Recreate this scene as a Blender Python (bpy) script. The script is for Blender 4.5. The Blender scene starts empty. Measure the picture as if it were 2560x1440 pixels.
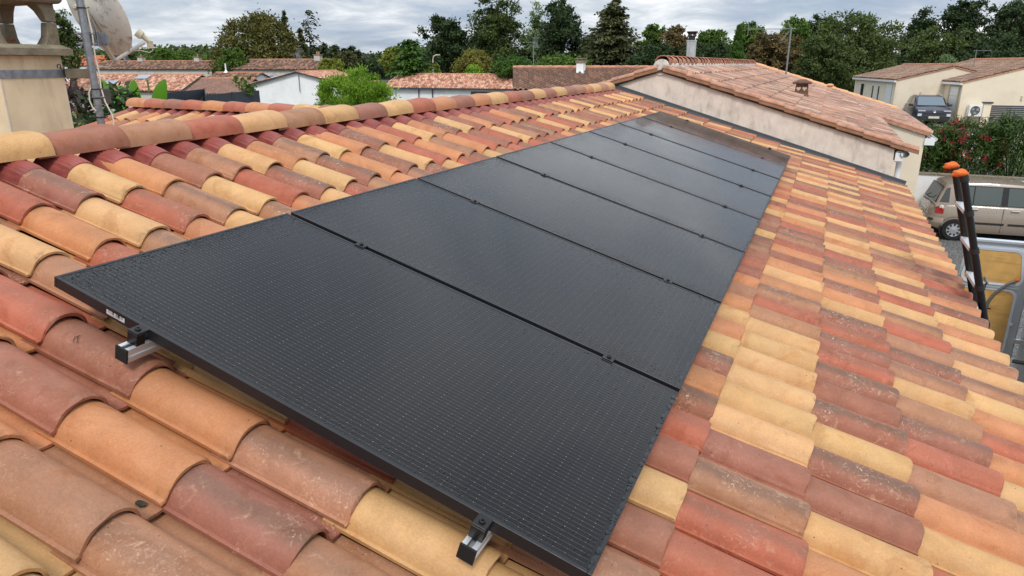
import bpy, bmesh, math, random
import numpy as np
from mathutils import Vector, Matrix

random.seed(7)
RNG = np.random.default_rng(11)
scene = bpy.context.scene
COL = scene.collection
rad = math.radians

# ------------------------------------------------------------------ camera
cam_data = bpy.data.cameras.new('camera')
cam = bpy.data.objects.new('camera', cam_data)
COL.objects.link(cam)
cam_data.sensor_width = 36.0
cam_data.lens = 24.47
cam_data.clip_start = 0.05
cam_data.clip_end = 5000.0
cam.matrix_world = Matrix(((0.91483, -0.12374, 0.38440, 2.0877),
                           (0.40384, 0.28031, -0.87085, -1.2880),
                           (0.00000, 0.95191, 0.30640, 4.6140),
                           (0, 0, 0, 1)))
scene.camera = cam

# ------------------------------------------------------------------ sky, sun, exposure
SUN_EL, SUN_AZ = rad(50), rad(158)          # azimuth measured clockwise from +Y
sdir = Vector((math.sin(SUN_AZ) * math.cos(SUN_EL), math.cos(SUN_AZ) * math.cos(SUN_EL), math.sin(SUN_EL)))
world = bpy.data.worlds.new('World')
scene.world = world
world.use_nodes = True
W = world.node_tree
W.nodes.clear()


def wn(t, **kw):
    n = W.nodes.new(t)
    for k, v in kw.items():
        setattr(n, k, v)
    return n


def wl(a, b):
    W.links.new(a, b)


def wmath(op, a, b=None, clamp=False):
    n = wn('ShaderNodeMath', operation=op, use_clamp=clamp)
    for i, s in enumerate((a, b)):
        if s is None:
            continue
        if isinstance(s, (int, float)):
            n.inputs[i].default_value = s
        else:
            wl(s, n.inputs[i])
    return n.outputs[0]


sky = wn('ShaderNodeTexSky', sky_type='NISHITA')
sky.sun_disc = False
sky.sun_elevation = SUN_EL
sky.sun_rotation = SUN_AZ
sky.air_density = 1.0
sky.dust_density = 1.5
tc = wn('ShaderNodeTexCoord')
sp = wn('ShaderNodeSeparateXYZ')
wl(tc.outputs['Generated'], sp.inputs[0])
zc = wmath('MAXIMUM', sp.outputs[2], 0.0)
den = wmath('ADD', zc, 0.20)
px = wmath('DIVIDE', sp.outputs[0], den)
py = wmath('DIVIDE', sp.outputs[1], den)
cb = wn('ShaderNodeCombineXYZ')
wl(px, cb.inputs[0]); wl(py, cb.inputs[1])


def wnoise(scale, detail, rough, off, dist=0.0):
    mp = wn('ShaderNodeMapping')
    mp.inputs['Location'].default_value = off
    mp.inputs['Scale'].default_value = (1.0, 1.0, 1.0)
    wl(cb.outputs[0], mp.inputs[0])
    n = wn('ShaderNodeTexNoise')
    n.inputs['Scale'].default_value = scale
    n.inputs['Detail'].default_value = detail
    n.inputs['Roughness'].default_value = rough
    n.inputs['Distortion'].default_value = dist
    wl(mp.outputs[0], n.inputs['Vector'])
    return n.outputs[0]


def wramp(src, stops):
    r = wn('ShaderNodeValToRGB')
    wl(src, r.inputs[0])
    e = r.color_ramp.elements
    while len(e) < len(stops):
        e.new(0.5)
    for i, (p, c) in enumerate(stops):
        e[i].position = p
        e[i].color = (*c, 1)
    return r.outputs[0]


n_big = wnoise(0.75, 7, 0.55, (3.1, 1.7, 0.0), 0.3)
n_fine = wnoise(2.1, 8, 0.6, (9.0, 4.2, 2.0), 0.5)
mixn = wmath('ADD', wmath('MULTIPLY', n_big, 0.55), wmath('MULTIPLY', n_fine, 0.45))
# the cloud sheet closes up overhead: less contrast with height
keep = wmath('SUBTRACT', 1.0, wmath('MULTIPLY', wmath('MINIMUM', wmath('MULTIPLY', zc, 2.2), 1.0), 0.72))
mixn = wmath('ADD', wmath('MULTIPLY', wmath('SUBTRACT', mixn, 0.503), keep), 0.503)
cloud = wramp(mixn, [(0.38, (2.4, 3.1, 4.3)), (0.45, (3.6, 4.2, 5.1)), (0.50, (4.9, 5.3, 5.8)),
                     (0.55, (6.7, 7.0, 7.3)), (0.61, (9.6, 9.6, 9.5))])
cover = wramp(n_fine, [(0.36, (0.80, 0.80, 0.80)), (0.47, (0.99, 0.99, 0.99))])
# an overcast dome is brighter towards the zenith (CIE overcast: 1 + 2 sin(elevation))
grade = wmath('ADD', wmath('MULTIPLY', zc, 0.85), 0.95)
gm = wn('ShaderNodeVectorMath', operation='SCALE')
wl(cloud, gm.inputs[0]); wl(grade, gm.inputs['Scale'])
mx = wn('ShaderNodeMix', data_type='RGBA')
wl(cover, mx.inputs[0])
wl(sky.outputs[0], mx.inputs[6]); wl(gm.outputs[0], mx.inputs[7])
bg = wn('ShaderNodeBackground')
bg.inputs['Strength'].default_value = 0.1
wl(mx.outputs[2], bg.inputs['Color'])
wo = wn('ShaderNodeOutputWorld')
wl(bg.outputs[0], wo.inputs['Surface'])

sun_data = bpy.data.lights.new('sun', 'SUN')
sun_data.energy = 1.5
sun_data.angle = rad(14)
sun_data.color = (1.0, 0.95, 0.88)
sun = bpy.data.objects.new('sun', sun_data)
COL.objects.link(sun)
sun.location = (20, -20, 40)
sun.rotation_euler = (-sdir).to_track_quat('-Z', 'Y').to_euler()

scene.view_settings.view_transform = 'Standard'
scene.view_settings.look = 'None'
scene.view_settings.exposure = 0.44
scene.view_settings.gamma = 1.0
scene.view_settings.use_curve_mapping = False
scene.render.engine = 'CYCLES'
scene.cycles.max_bounces = 6
scene.cycles.transparent_max_bounces = 6
scene.cycles.use_denoising = True

# ------------------------------------------------------------------ helpers


def link(o, parent=None):
    COL.objects.link(o)
    if parent is not None:
        o.parent = parent
    return o


def tag(o, label, cat, group=None, kind=None):
    if label:
        o['label'] = label
    if cat:
        o['category'] = cat
    if group:
        o['group'] = group
    if kind:
        o['kind'] = kind
    return o


def thing(name, label, cat, loc=(0, 0, 0), rotz=0.0, group=None):
    o = bpy.data.objects.new(name, None)
    o.empty_display_size = 0.1
    COL.objects.link(o)
    o.location = loc
    o.rotation_euler = (0, 0, rotz)
    return tag(o, label, cat, group)


def copy_tree(o, parent=None):
    c = o.copy()
    COL.objects.link(c)
    c.parent = parent
    for ch in [x for x in bpy.data.objects if x.parent == o]:
        copy_tree(ch, c)
    return c


def lin(r, g, b):
    return tuple(((c / 255) / 12.92 if c / 255 <= 0.04045 else ((c / 255 + 0.055) / 1.055) ** 2.4) for c in (r, g, b))


class MB:
    """collects polygons and builds ONE mesh object"""

    def __init__(s):
        s.v = []
        s.f = []

    def add(s, vs, fs):
        b = len(s.v)
        s.v += [tuple(p) for p in vs]
        s.f += [tuple(b + i for i in f) for f in fs]
        return s

    def box(s, c, size, rot=None):
        hx, hy, hz = size[0] / 2, size[1] / 2, size[2] / 2
        vs = [Vector((x * hx, y * hy, z * hz)) for x in (-1, 1) for y in (-1, 1) for z in (-1, 1)]
        if rot is not None:
            vs = [rot @ p for p in vs]
        c = Vector(c)
        return s.add([p + c for p in vs], [(0, 1, 3, 2), (4, 6, 7, 5), (0, 4, 5, 1), (2, 3, 7, 6), (0, 2, 6, 4), (1, 5, 7, 3)])

    def cyl(s, a, b, r0, r1=None, n=12, caps=True):
        r1 = r0 if r1 is None else r1
        a, b = Vector(a), Vector(b)
        d = (b - a).normalized()
        t = d.orthogonal().normalized()
        w = d.cross(t)
        vs = []
        for p, r in ((a, r0), (b, r1)):
            for i in range(n):
                q = 2 * math.pi * i / n
                vs.append(p + (t * math.cos(q) + w * math.sin(q)) * r)
        fs = [(i, (i + 1) % n, n + (i + 1) % n, n + i) for i in range(n)]
        if caps:
            fs += [tuple(reversed(range(n))), tuple(range(n, 2 * n))]
        return s.add(vs, fs)

    def tube(s, pts, r, n=8, caps=True):
        pts = [Vector(p) for p in pts]
        rr = r if isinstance(r, (list, tuple)) else [r] * len(pts)
        vs = []
        t = None
        for i, p in enumerate(pts):
            d = (pts[min(i + 1, len(pts) - 1)] - pts[max(i - 1, 0)]).normalized()
            t = d.orthogonal().normalized() if t is None else (t - d * t.dot(d)).normalized()
            w = d.cross(t)
            for k in range(n):
                q = 2 * math.pi * k / n
                vs.append(p + (t * math.cos(q) + w * math.sin(q)) * rr[i])
        fs = []
        for i in range(len(pts) - 1):
            for k in range(n):
                fs.append((i * n + k, i * n + (k + 1) % n, (i + 1) * n + (k + 1) % n, (i + 1) * n + k))
        if caps:
            fs += [tuple(reversed(range(n))), tuple(range((len(pts) - 1) * n, len(pts) * n))]
        return s.add(vs, fs)

    def lathe(s, c, axis, prof, n=20):
        """prof = [(r, h)] turned about axis through c"""
        c, d = Vector(c), Vector(axis).normalized()
        t = d.orthogonal().normalized()
        w = d.cross(t)
        vs = []
        for r, h in prof:
            for k in range(n):
                q = 2 * math.pi * k / n
                vs.append(c + d * h + (t * math.cos(q) + w * math.sin(q)) * max(r, 1e-4))
        fs = []
        for i in range(len(prof) - 1):
            for k in range(n):
                fs.append((i * n + k, i * n + (k + 1) % n, (i + 1) * n + (k + 1) % n, (i + 1) * n + k))
        return s.add(vs, fs)

    def prism(s, poly, ext):
        """poly = list of 3-D points, ext = extrusion vector"""
        n = len(poly)
        e = Vector(ext)
        vs = [Vector(p) for p in poly] + [Vector(p) + e for p in poly]
        fs = [tuple(reversed(range(n))), tuple(range(n, 2 * n))]
        fs += [(i, (i + 1) % n, n + (i + 1) % n, n + i) for i in range(n)]
        return s.add(vs, fs)

    def loft(s, rings, close=True, caps=True):
        n = len(rings[0])
        vs = [p for r in rings for p in r]
        fs = []
        for i in range(len(rings) - 1):
            for k in range(n if close else n - 1):
                fs.append((i * n + k, i * n + (k + 1) % n, (i + 1) * n + (k + 1) % n, (i + 1) * n + k))
        if caps:
            fs += [tuple(reversed(range(n))), tuple(range((len(rings) - 1) * n, len(rings) * n))]
        return s.add(vs, fs)

    def ball(s, c, r, nu=12, nv=8):
        rx, ry, rz = r if isinstance(r, (tuple, list)) else (r, r, r)
        vs, fs = [], []
        for j in range(nv + 1):
            p = math.pi * j / nv
            for i in range(nu):
                q = 2 * math.pi * i / nu
                vs.append((c[0] + rx * math.sin(p) * math.cos(q), c[1] + ry * math.sin(p) * math.sin(q), c[2] + rz * math.cos(p)))
        for j in range(nv):
            for i in range(nu):
                fs.append((j * nu + i, (j + 1) * nu + i, (j + 1) * nu + (i + 1) % nu, j * nu + (i + 1) % nu))
        return s.add(vs, fs)

    def xform(s, m):
        s.v = [tuple(m @ Vector(p)) for p in s.v]
        return s

    def build(s, name, mat, parent=None, smooth=False, bevel=0.0, fix=True):
        me = bpy.data.meshes.new(name)
        me.from_pydata(s.v, [], s.f)
        if fix or bevel:
            bm = bmesh.new()
            bm.from_mesh(me)
            if bevel:
                bmesh.ops.bevel(bm, geom=bm.edges[:], offset=bevel, segments=1, affect='EDGES', clamp_overlap=True)
            bmesh.ops.recalc_face_normals(bm, faces=bm.faces[:])
            bm.to_mesh(me)
            bm.free()
        me.materials.append(mat)
        if smooth:
            sm(me)
        o = bpy.data.objects.new(name, me)
        return link(o, parent)


def sm(me, angle=40):
    me.polygons.foreach_set('use_smooth', [True] * len(me.polygons))
    try:
        me.set_sharp_from_angle(angle=rad(angle))
    except Exception:
        pass


# ------------------------------------------------------------------ materials
MATS = {}


class NT:
    def __init__(s, name):
        s.m = bpy.data.materials.new(name)
        s.m.use_nodes = True
        s.t = s.m.node_tree
        s.b = s.t.nodes['Principled BSDF']
        s.out = s.t.nodes['Material Output']

    def n(s, t, **kw):
        x = s.t.nodes.new(t)
        for k, v in kw.items():
            setattr(x, k, v)
        return x

    def l(s, a, b):
        s.t.links.new(a, b)

    def val(s, sock, v):
        if isinstance(v, (int, float)):
            sock.default_value = v
        elif isinstance(v, (tuple, list)):
            sock.default_value = (*v, 1) if len(v) == 3 and len(sock.default_value) == 4 else v
        else:
            s.l(v, sock)

    def math(s, op, a, b=None, c=None, clamp=False):
        x = s.n('ShaderNodeMath', operation=op, use_clamp=clamp)
        for i, q in enumerate((a, b, c)):
            if q is not None:
                s.val(x.inputs[i], q)
        return x.outputs[0]

    def mix(s, f, a, b, mode='MIX'):
        x = s.n('ShaderNodeMix', data_type='RGBA', blend_type=mode)
        s.val(x.inputs[0], f); s.val(x.inputs[6], a); s.val(x.inputs[7], b)
        return x.outputs[2]

    def noise(s, vec, scale, detail=4, rough=0.55, dist=0.0, w=None):
        x = s.n('ShaderNodeTexNoise')
        if w is not None:
            x.noise_dimensions = '4D'
            s.val(x.inputs['W'], w)
        if vec is not None:
            s.l(vec, x.inputs['Vector'])
        x.inputs['Scale'].default_value = scale
        x.inputs['Detail'].default_value = detail
        x.inputs['Roughness'].default_value = rough
        x.inputs['Distortion'].default_value = dist
        return x.outputs[0]

    def ramp(s, src, a, b, lo=0.0, hi=1.0):
        x = s.n('ShaderNodeMapRange')
        x.interpolation_type = 'SMOOTHSTEP'
        s.l(src, x.inputs[0])
        for i, q in ((1, a), (2, b), (3, lo), (4, hi)):
            x.inputs[i].default_value = q
        return x.outputs[0]

    def mapping(s, vec, scale=(1, 1, 1), rot=(0, 0, 0)):
        x = s.n('ShaderNodeMapping')
        s.l(vec, x.inputs[0])
        x.inputs['Scale'].default_value = scale
        x.inputs['Rotation'].default_value = rot
        return x.outputs[0]

    def pos(s):
        return s.n('ShaderNodeNewGeometry').outputs['Position']

    def obj(s):
        return s.n('ShaderNodeTexCoord').outputs['Object']

    def attr(s, name):
        return s.n('ShaderNodeAttribute', attribute_name=name)

    def bump(s, h, strength=0.2, dist=0.01):
        x = s.n('ShaderNodeBump')
        x.inputs['Strength'].default_value = strength
        x.inputs['Distance'].default_value = dist
        s.l(h, x.inputs['Height'])
        s.l(x.outputs[0], s.b.inputs['Normal'])

    def set(s, color=None, rough=None, metal=None, spec=None, **kw):
        for k, v in (('Base Color', color), ('Roughness', rough), ('Metallic', metal), ('Specular IOR Level', spec)):
            if v is not None:
                s.val(s.b.inputs[k], v)
        for k, v in kw.items():
            s.val(s.b.inputs[k.replace('_', ' ')], v)
        return s


def pm(key, color, rough=0.6, vary=0.15, scale=6.0, bump=0.0, bscale=60.0, metal=0.0, spec=0.5, stain=None, stain_amt=0.0,
       stain_scale=1.5, stretch=(1, 1, 1), bdist=0.01):
    """painted / rendered / metal surface with irregular tone, stains and fine relief"""
    if key in MATS:
        return MATS[key]
    t = NT(key.replace(' ', '_'))
    p = t.pos()
    n1 = t.noise(p, scale, 6, 0.6)
    f = t.ramp(n1, 0.3, 0.7, 1 - vary, 1 + vary * 0.6)
    sc = t.n('ShaderNodeVectorMath', operation='SCALE')
    sc.inputs[0].default_value = color
    t.l(f, sc.inputs['Scale'])
    c = sc.outputs[0]
    if stain is not None:
        n2 = t.noise(t.mapping(p, stretch), stain_scale, 7, 0.65, 0.4)
        c = t.mix(t.ramp(n2, 0.48, 0.72, 0.0, stain_amt), c, stain)
    t.set(color=c, rough=t.ramp(n1, 0.3, 0.7, min(1, rough + 0.06), max(0.02, rough - 0.06)), metal=metal, spec=spec)
    if bump:
        t.bump(t.noise(p, bscale, 3, 0.6), bump, bdist)
    MATS[key] = t.m
    return t.m


def glass_mat(key, color, rough=0.05):
    if key in MATS:
        return MATS[key]
    t = NT(key)
    p = t.pos()
    t.set(color=color, rough=t.ramp(t.noise(p, 3, 3), 0.3, 0.7, rough, rough + 0.05), spec=0.9)
    MATS[key] = t.m
    return t.m


def tile_mat(key, from_object, dirt=1.0, gloss=0.55, old=0.0):
    t = NT(key)
    p = t.pos()
    if from_object:
        oi = t.n('ShaderNodeObjectInfo')
        base, amt = oi.outputs['Color'], oi.outputs['Alpha']
    else:
        a = t.attr('tcol')
        base, amt = a.outputs['Color'], a.outputs['Alpha']
    loc = t.attr('tloc').outputs['Vector']
    s = t.n('ShaderNodeSeparateXYZ')
    t.l(loc, s.inputs[0])
    # fired-on darker flash along the crest of the flamed tiles
    n0 = t.noise(t.mapping(p, (5, 5, 5)), 1.0, 4, 0.6)
    crest = t.math('SUBTRACT', 1.0, t.math('ABSOLUTE', t.math('MULTIPLY', t.math('SUBTRACT', s.outputs[0], 0.42), 3.0)), clamp=True)
    fl = t.math('MULTIPLY', t.math('MULTIPLY', t.ramp(t.math('ADD', crest, t.math('SUBTRACT', n0, 0.5)), 0.15, 0.9), amt), 0.75)
    c = t.mix(fl, base, lin(118, 90, 76))
    # broad tone drift
    n1 = t.noise(p, 7.0, 6, 0.62, 0.6)
    c = t.mix(1.0, c, t.mix(t.ramp(n1, 0.3, 0.7), (0.88, 0.86, 0.84), (1.06, 1.05, 1.04)), 'MULTIPLY')
    nh = t.noise(p, 4.2, 4, 0.6, 0.8)
    c = t.mix(t.ramp(nh, 0.45, 0.70, 0.0, 0.55), c, t.mix(1.0, c, (1.0, 0.89, 0.78), 'MULTIPLY'))
    # damp rusty patches and a pale bloom, each with its own shape
    ns = t.noise(p, 6.5, 5, 0.6, 1.0)
    c = t.mix(t.ramp(ns, 0.56, 0.66, 0.0, 0.42 * dirt), c, t.mix(1.0, c, (0.78, 0.58, 0.40), 'MULTIPLY'))
    nb2 = t.noise(p, 26.0, 7, 0.7, 0.8)
    c = t.mix(t.math('MULTIPLY', t.ramp(nb2, 0.54, 0.74, 0.0, 0.36), t.math('ADD', amt, 0.2)), c, lin(206, 172, 142))
    # sooty weathering
    n2 = t.noise(p, 9.0, 7, 0.65, 0.3)
    c = t.mix(t.ramp(n2, 0.55, 0.82, 0.0, 0.45 * dirt), c, t.mix(1.0, c, (0.55, 0.46, 0.40), 'MULTIPLY'))
    if old:
        n6 = t.noise(t.mapping(p, (1.6, 12.0, 1.6)), 1.0, 7, 0.7, 0.2)
        c = t.mix(t.ramp(n6, 0.47, 0.60, 0.0, 0.8 * old), c, lin(92, 82, 76))
        n7 = t.noise(t.mapping(p, (2.0, 11.0, 2.0)), 1.3, 6, 0.7)
        c = t.mix(t.ramp(n7, 0.55, 0.7, 0.0, 0.6 * old), c, lin(206, 172, 152))
    # chalky scuffs: thin curly strokes gathered in patches
    pn = t.noise(p, 5.0, 3, 0.5)
    st = t.noise(p, 30.0, 7, 0.74, 3.0)
    sc = t.math('MULTIPLY', t.ramp(st, 0.53, 0.66), t.ramp(pn, 0.48, 0.63))
    sc = t.math('MULTIPLY', sc, t.math('ADD', t.math('MULTIPLY', amt, 0.8), 0.03))
    c = t.mix(t.math('MULTIPLY', sc, 0.78), c, lin(218, 188, 162))
    # small dark specks of lichen
    v = t.n('ShaderNodeTexVoronoi')
    t.l(p, v.inputs['Vector'])
    v.inputs['Scale'].default_value = 75
    sep = t.n('ShaderNodeSeparateColor')
    t.l(v.outputs['Color'], sep.inputs[0])
    dot = t.math('MULTIPLY', t.math('LESS_THAN', v.outputs['Distance'], t.math('MULTIPLY', sep.outputs[1], 0.22)), t.math('GREATER_THAN', sep.outputs[0], t.ramp(pn, 0.62, 0.40, 0.90, 0.995)))
    c = t.mix(t.math('MULTIPLY', dot, 0.7), c, (0.03, 0.025, 0.018))
    # greenish-black growth in the lower lip
    n5 = t.noise(p, 22, 5, 0.6)
    edge = t.math('MULTIPLY', t.ramp(s.outputs[1], 0.10, 0.0), t.ramp(n5, 0.52, 0.7))
    c = t.mix(t.math('MULTIPLY', edge, 0.55 * dirt), c, lin(88, 76, 50))
    n4 = t.noise(p, 150, 4, 0.7)
    c = t.mix(1.0, c, t.mix(t.ramp(n4, 0.3, 0.7), (0.90, 0.89, 0.88), (1.07, 1.07, 1.07)), 'MULTIPLY')
    t.set(color=c, rough=t.ramp(n2, 0.3, 0.8, gloss, gloss + 0.25), spec=0.4)
    t.bump(t.math('ADD', t.noise(p, 160, 4, 0.6), t.math('MULTIPLY', n2, 2.0)), 0.16, 0.004)
    return t.m


M_TILE = tile_mat('clay_tile', True)
M_TILEJ = tile_mat('clay_tile_joined', False)
M_TILE_OLD = tile_mat('weathered_pink_tile', True, dirt=1.2, gloss=0.75, old=1.0)
M_TILE_OLDJ = tile_mat('weathered_pink_tile_joined', False, dirt=1.2, gloss=0.75, old=1.0)
M_ROOF_FAR = tile_mat('distant_roof_tile', False, dirt=1.5, gloss=0.8, old=0.35)

render_cream = pm('cream render', lin(228, 208, 174), 0.9, 0.10, 5, 0.25, 180, stain=lin(160, 140, 108), stain_amt=0.55, stain_scale=2.2, stretch=(3, 3, .7))
render_new = pm('pale cream render', lin(226, 213, 192), 0.9, 0.04, 2, 0.1, 150, stain=lin(200, 184, 150), stain_amt=0.2)
render_old = pm('weathered beige render', lin(222, 211, 198), 0.95, 0.12, 5, 0.35, 120, stain=lin(132, 120, 106), stain_amt=0.45, stain_scale=3.0, stretch=(2.4, 2.4, 0.8))
render_white = pm('white render', lin(240, 241, 242), 0.9, 0.04, 1.5, 0.1, 100, stain=lin(196, 198, 200), stain_amt=0.3, stain_scale=0.6)
render_grey = pm('grey old render', lin(128, 124, 118), 0.95, 0.15, 1.5, 0.2, 60, stain=lin(84, 80, 76), stain_amt=0.5, stretch=(2, 2, 0.4))
render_dusty = pm('dusty white render', lin(196, 192, 184), 0.95, 0.10, 1.0, 0.2, 60, stain=lin(150, 144, 134), stain_amt=0.5, stretch=(2, 2, 0.4))
concrete = pm('lichened concrete', lin(138, 128, 108), 0.95, 0.22, 14, 0.5, 130, stain=lin(84, 78, 62), stain_amt=0.7, stain_scale=9)
zinc = pm('dark zinc', lin(84, 88, 92), 0.55, 0.12, 6, 0.1, 80, metal=0.3)
zinc_light = pm('galvanised steel', lin(150, 154, 160), 0.42, 0.22, 30, 0.05, 80, metal=0.75, stain=lin(108, 110, 114), stain_amt=0.6, stain_scale=40)
anth = pm('anthracite paint', lin(58, 64, 72), 0.5, 0.08, 4)
white_pvc = pm('white plastic', lin(232, 234, 236), 0.35, 0.03, 4)
black_paint = pm('black anodised aluminium', lin(20, 20, 22), 0.38, 0.15, 12, spec=0.4)
black_rubber = pm('black rubber', lin(18, 18, 18), 0.75, 0.2, 12)
alu = pm('brushed aluminium', lin(212, 215, 218), 0.45, 0.1, 30, metal=.65)
steel = pm('stainless steel', lin(214, 210, 206), 0.12, 0.08, 5, metal=1.0)
wood_old = pm('grey timber', lin(112, 102, 86), 0.9, 0.25, 8, 0.4, 60, stain=lin(66, 58, 48), stain_amt=0.6, stretch=(1, 6, 10))
cable_white = pm('white cable sheath', lin(214, 208, 194), 0.5, 0.08, 8)
dish_mat = pm('aged beige dish paint', lin(222, 221, 214), 0.5, 0.06, 4, stain=lin(64, 62, 54), stain_amt=0.75, stain_scale=16)
cast_cream = pm('yellowed plastic', lin(206, 198, 176), 0.45, 0.1, 14, stain=lin(140, 122, 92), stain_amt=0.6, stain_scale=14)
dark_glass = glass_mat('dark_window_glass', lin(32, 36, 40), 0.04)
bark = pm('tree bark', lin(92, 80, 66), 0.95, 0.3, 5, 0.6, 20)
# ------------------------------------------------------------------ ground and terrain
gm_ = NT('ground')
_p = gm_.pos()
_g = gm_.mix(gm_.ramp(gm_.noise(_p, 0.12, 5), 0.42, 0.58), lin(96, 92, 84), lin(70, 80, 48))
_g = gm_.mix(gm_.ramp(gm_.noise(_p, 30, 4), 0.3, 0.7, 0, 0.6), _g, lin(48, 48, 46))
gm_.set(color=_g, rough=0.95)
gm_.bump(gm_.noise(_p, 40, 4), 0.6, 0.02)
ground = MB().add([(-2500, -600, 0), (2500, -600, 0), (2500, 3500, 0), (-2500, 3500, 0)], [(0, 1, 2, 3)]).build('ground', gm_.m)
tag(ground, None, None, kind='structure')

gr = NT('gravel')
_p = gr.pos()
_v = gr.n('ShaderNodeTexVoronoi')
gr.l(_p, _v.inputs['Vector'])
_v.inputs['Scale'].default_value = 38
_c = gr.n('ShaderNodeSeparateColor')
gr.l(_v.outputs['Color'], _c.inputs[0])
gr.set(color=gr.mix(_c.outputs[0], lin(52, 54, 56), lin(128, 128, 126)), rough=0.9)
gr.bump(_v.outputs['Distance'], 0.9, 0.02)
yard = MB().add([(3.0, -6, 0.004), (26, -6, 0.004), (26, 22, 0.004), (3.0, 22, 0.004)], [(0, 1, 2, 3)]).build('gravel_yard', gr.m)
tag(yard, None, None, kind='structure')

dr = pm('pale driveway', lin(176, 168, 152), 0.95, 0.12, 3, 0.4, 60)
terrace = MB().box((42, 72.3, 0.6), (76, 99.4, 1.2)).build('raised_ground', gm_.m)
tag(terrace, None, None, kind='structure')
drive = MB().add([(5, 30, 1.206), (60, 30, 1.206), (60, 75, 1.206), (5, 75, 1.206)], [(0, 1, 2, 3)]).build('driveway', dr)
tag(drive, None, None, kind='structure')

hill_m = pm('wooded hill ground', lin(58, 72, 44), 0.95, 0.25, 0.02)


def hill(x0, x1, y, depth, h):
    n = 40
    vs, fs = [], []
    for j in range(7):
        s = j / 6
        for i in range(n + 1):
            q = i / n
            z = h * math.sin(math.pi * min(1, s * 1.0)) ** 1.0 * (0.55 + 0.45 * math.sin(q * 9.0 + h) * math.sin(q * 4.1 + 1)) * min(1, q * 8, (1 - q) * 8)
            vs.append((x0 + (x1 - x0) * q, y + depth * s, z - 0.3))
    for j in range(6):
        for i in range(n):
            a = j * (n + 1) + i
            fs.append((a, a + 1, a + n + 2, a + n + 1))
    o = MB().add(vs, fs).build('hill', hill_m, smooth=True)
    tag(o, None, None, kind='structure')
    return vs


# ------------------------------------------------------------------ roof frame of the house we stand on
TH = rad(16.5)
CT, ST = math.cos(TH), math.sin(TH)


def RP(u, v, h=0.0):
    """u along the ridge, v down the slope, h above the plane of the solar glass"""
    return Vector((v * CT + h * ST, u, 4.0 - v * ST + h * CT))


MAIN = Matrix(((0, -CT, ST), (1, 0, 0), (0, ST, CT)))        # columns: ridge, up-slope, normal
CAM = cam.matrix_world.translation.copy()
CAMI = cam.matrix_world.inverted()


def depth_of(p):
    q = CAMI @ Vector(p)
    d = -q.z
    if d < 0.2:
        return 1e9, False
    x, y = 0.6797 * q.x / d, 0.6797 * q.y / d
    return d, (abs(x) < 0.53 and abs(y) < 0.31)


# tile profile: side lip, roll, pan  (x across, z up), metres
PU, PV = 0.2195, 0.376


def tile_profile(narc=12):
    pr = [(-0.016, 0.016), (-0.006, 0.017), (-0.003, 0.025)]
    for i in range(narc + 1):
        a = rad(14 + 156 * i / narc)
        pr.append((0.074 - 0.078 * math.cos(a), 0.008 + 0.070 * math.sin(a)))
    pr += [(0.156, 0.006), (0.168, -0.008), (0.200, -0.011), (0.222, -0.009)]
    return pr


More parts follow.
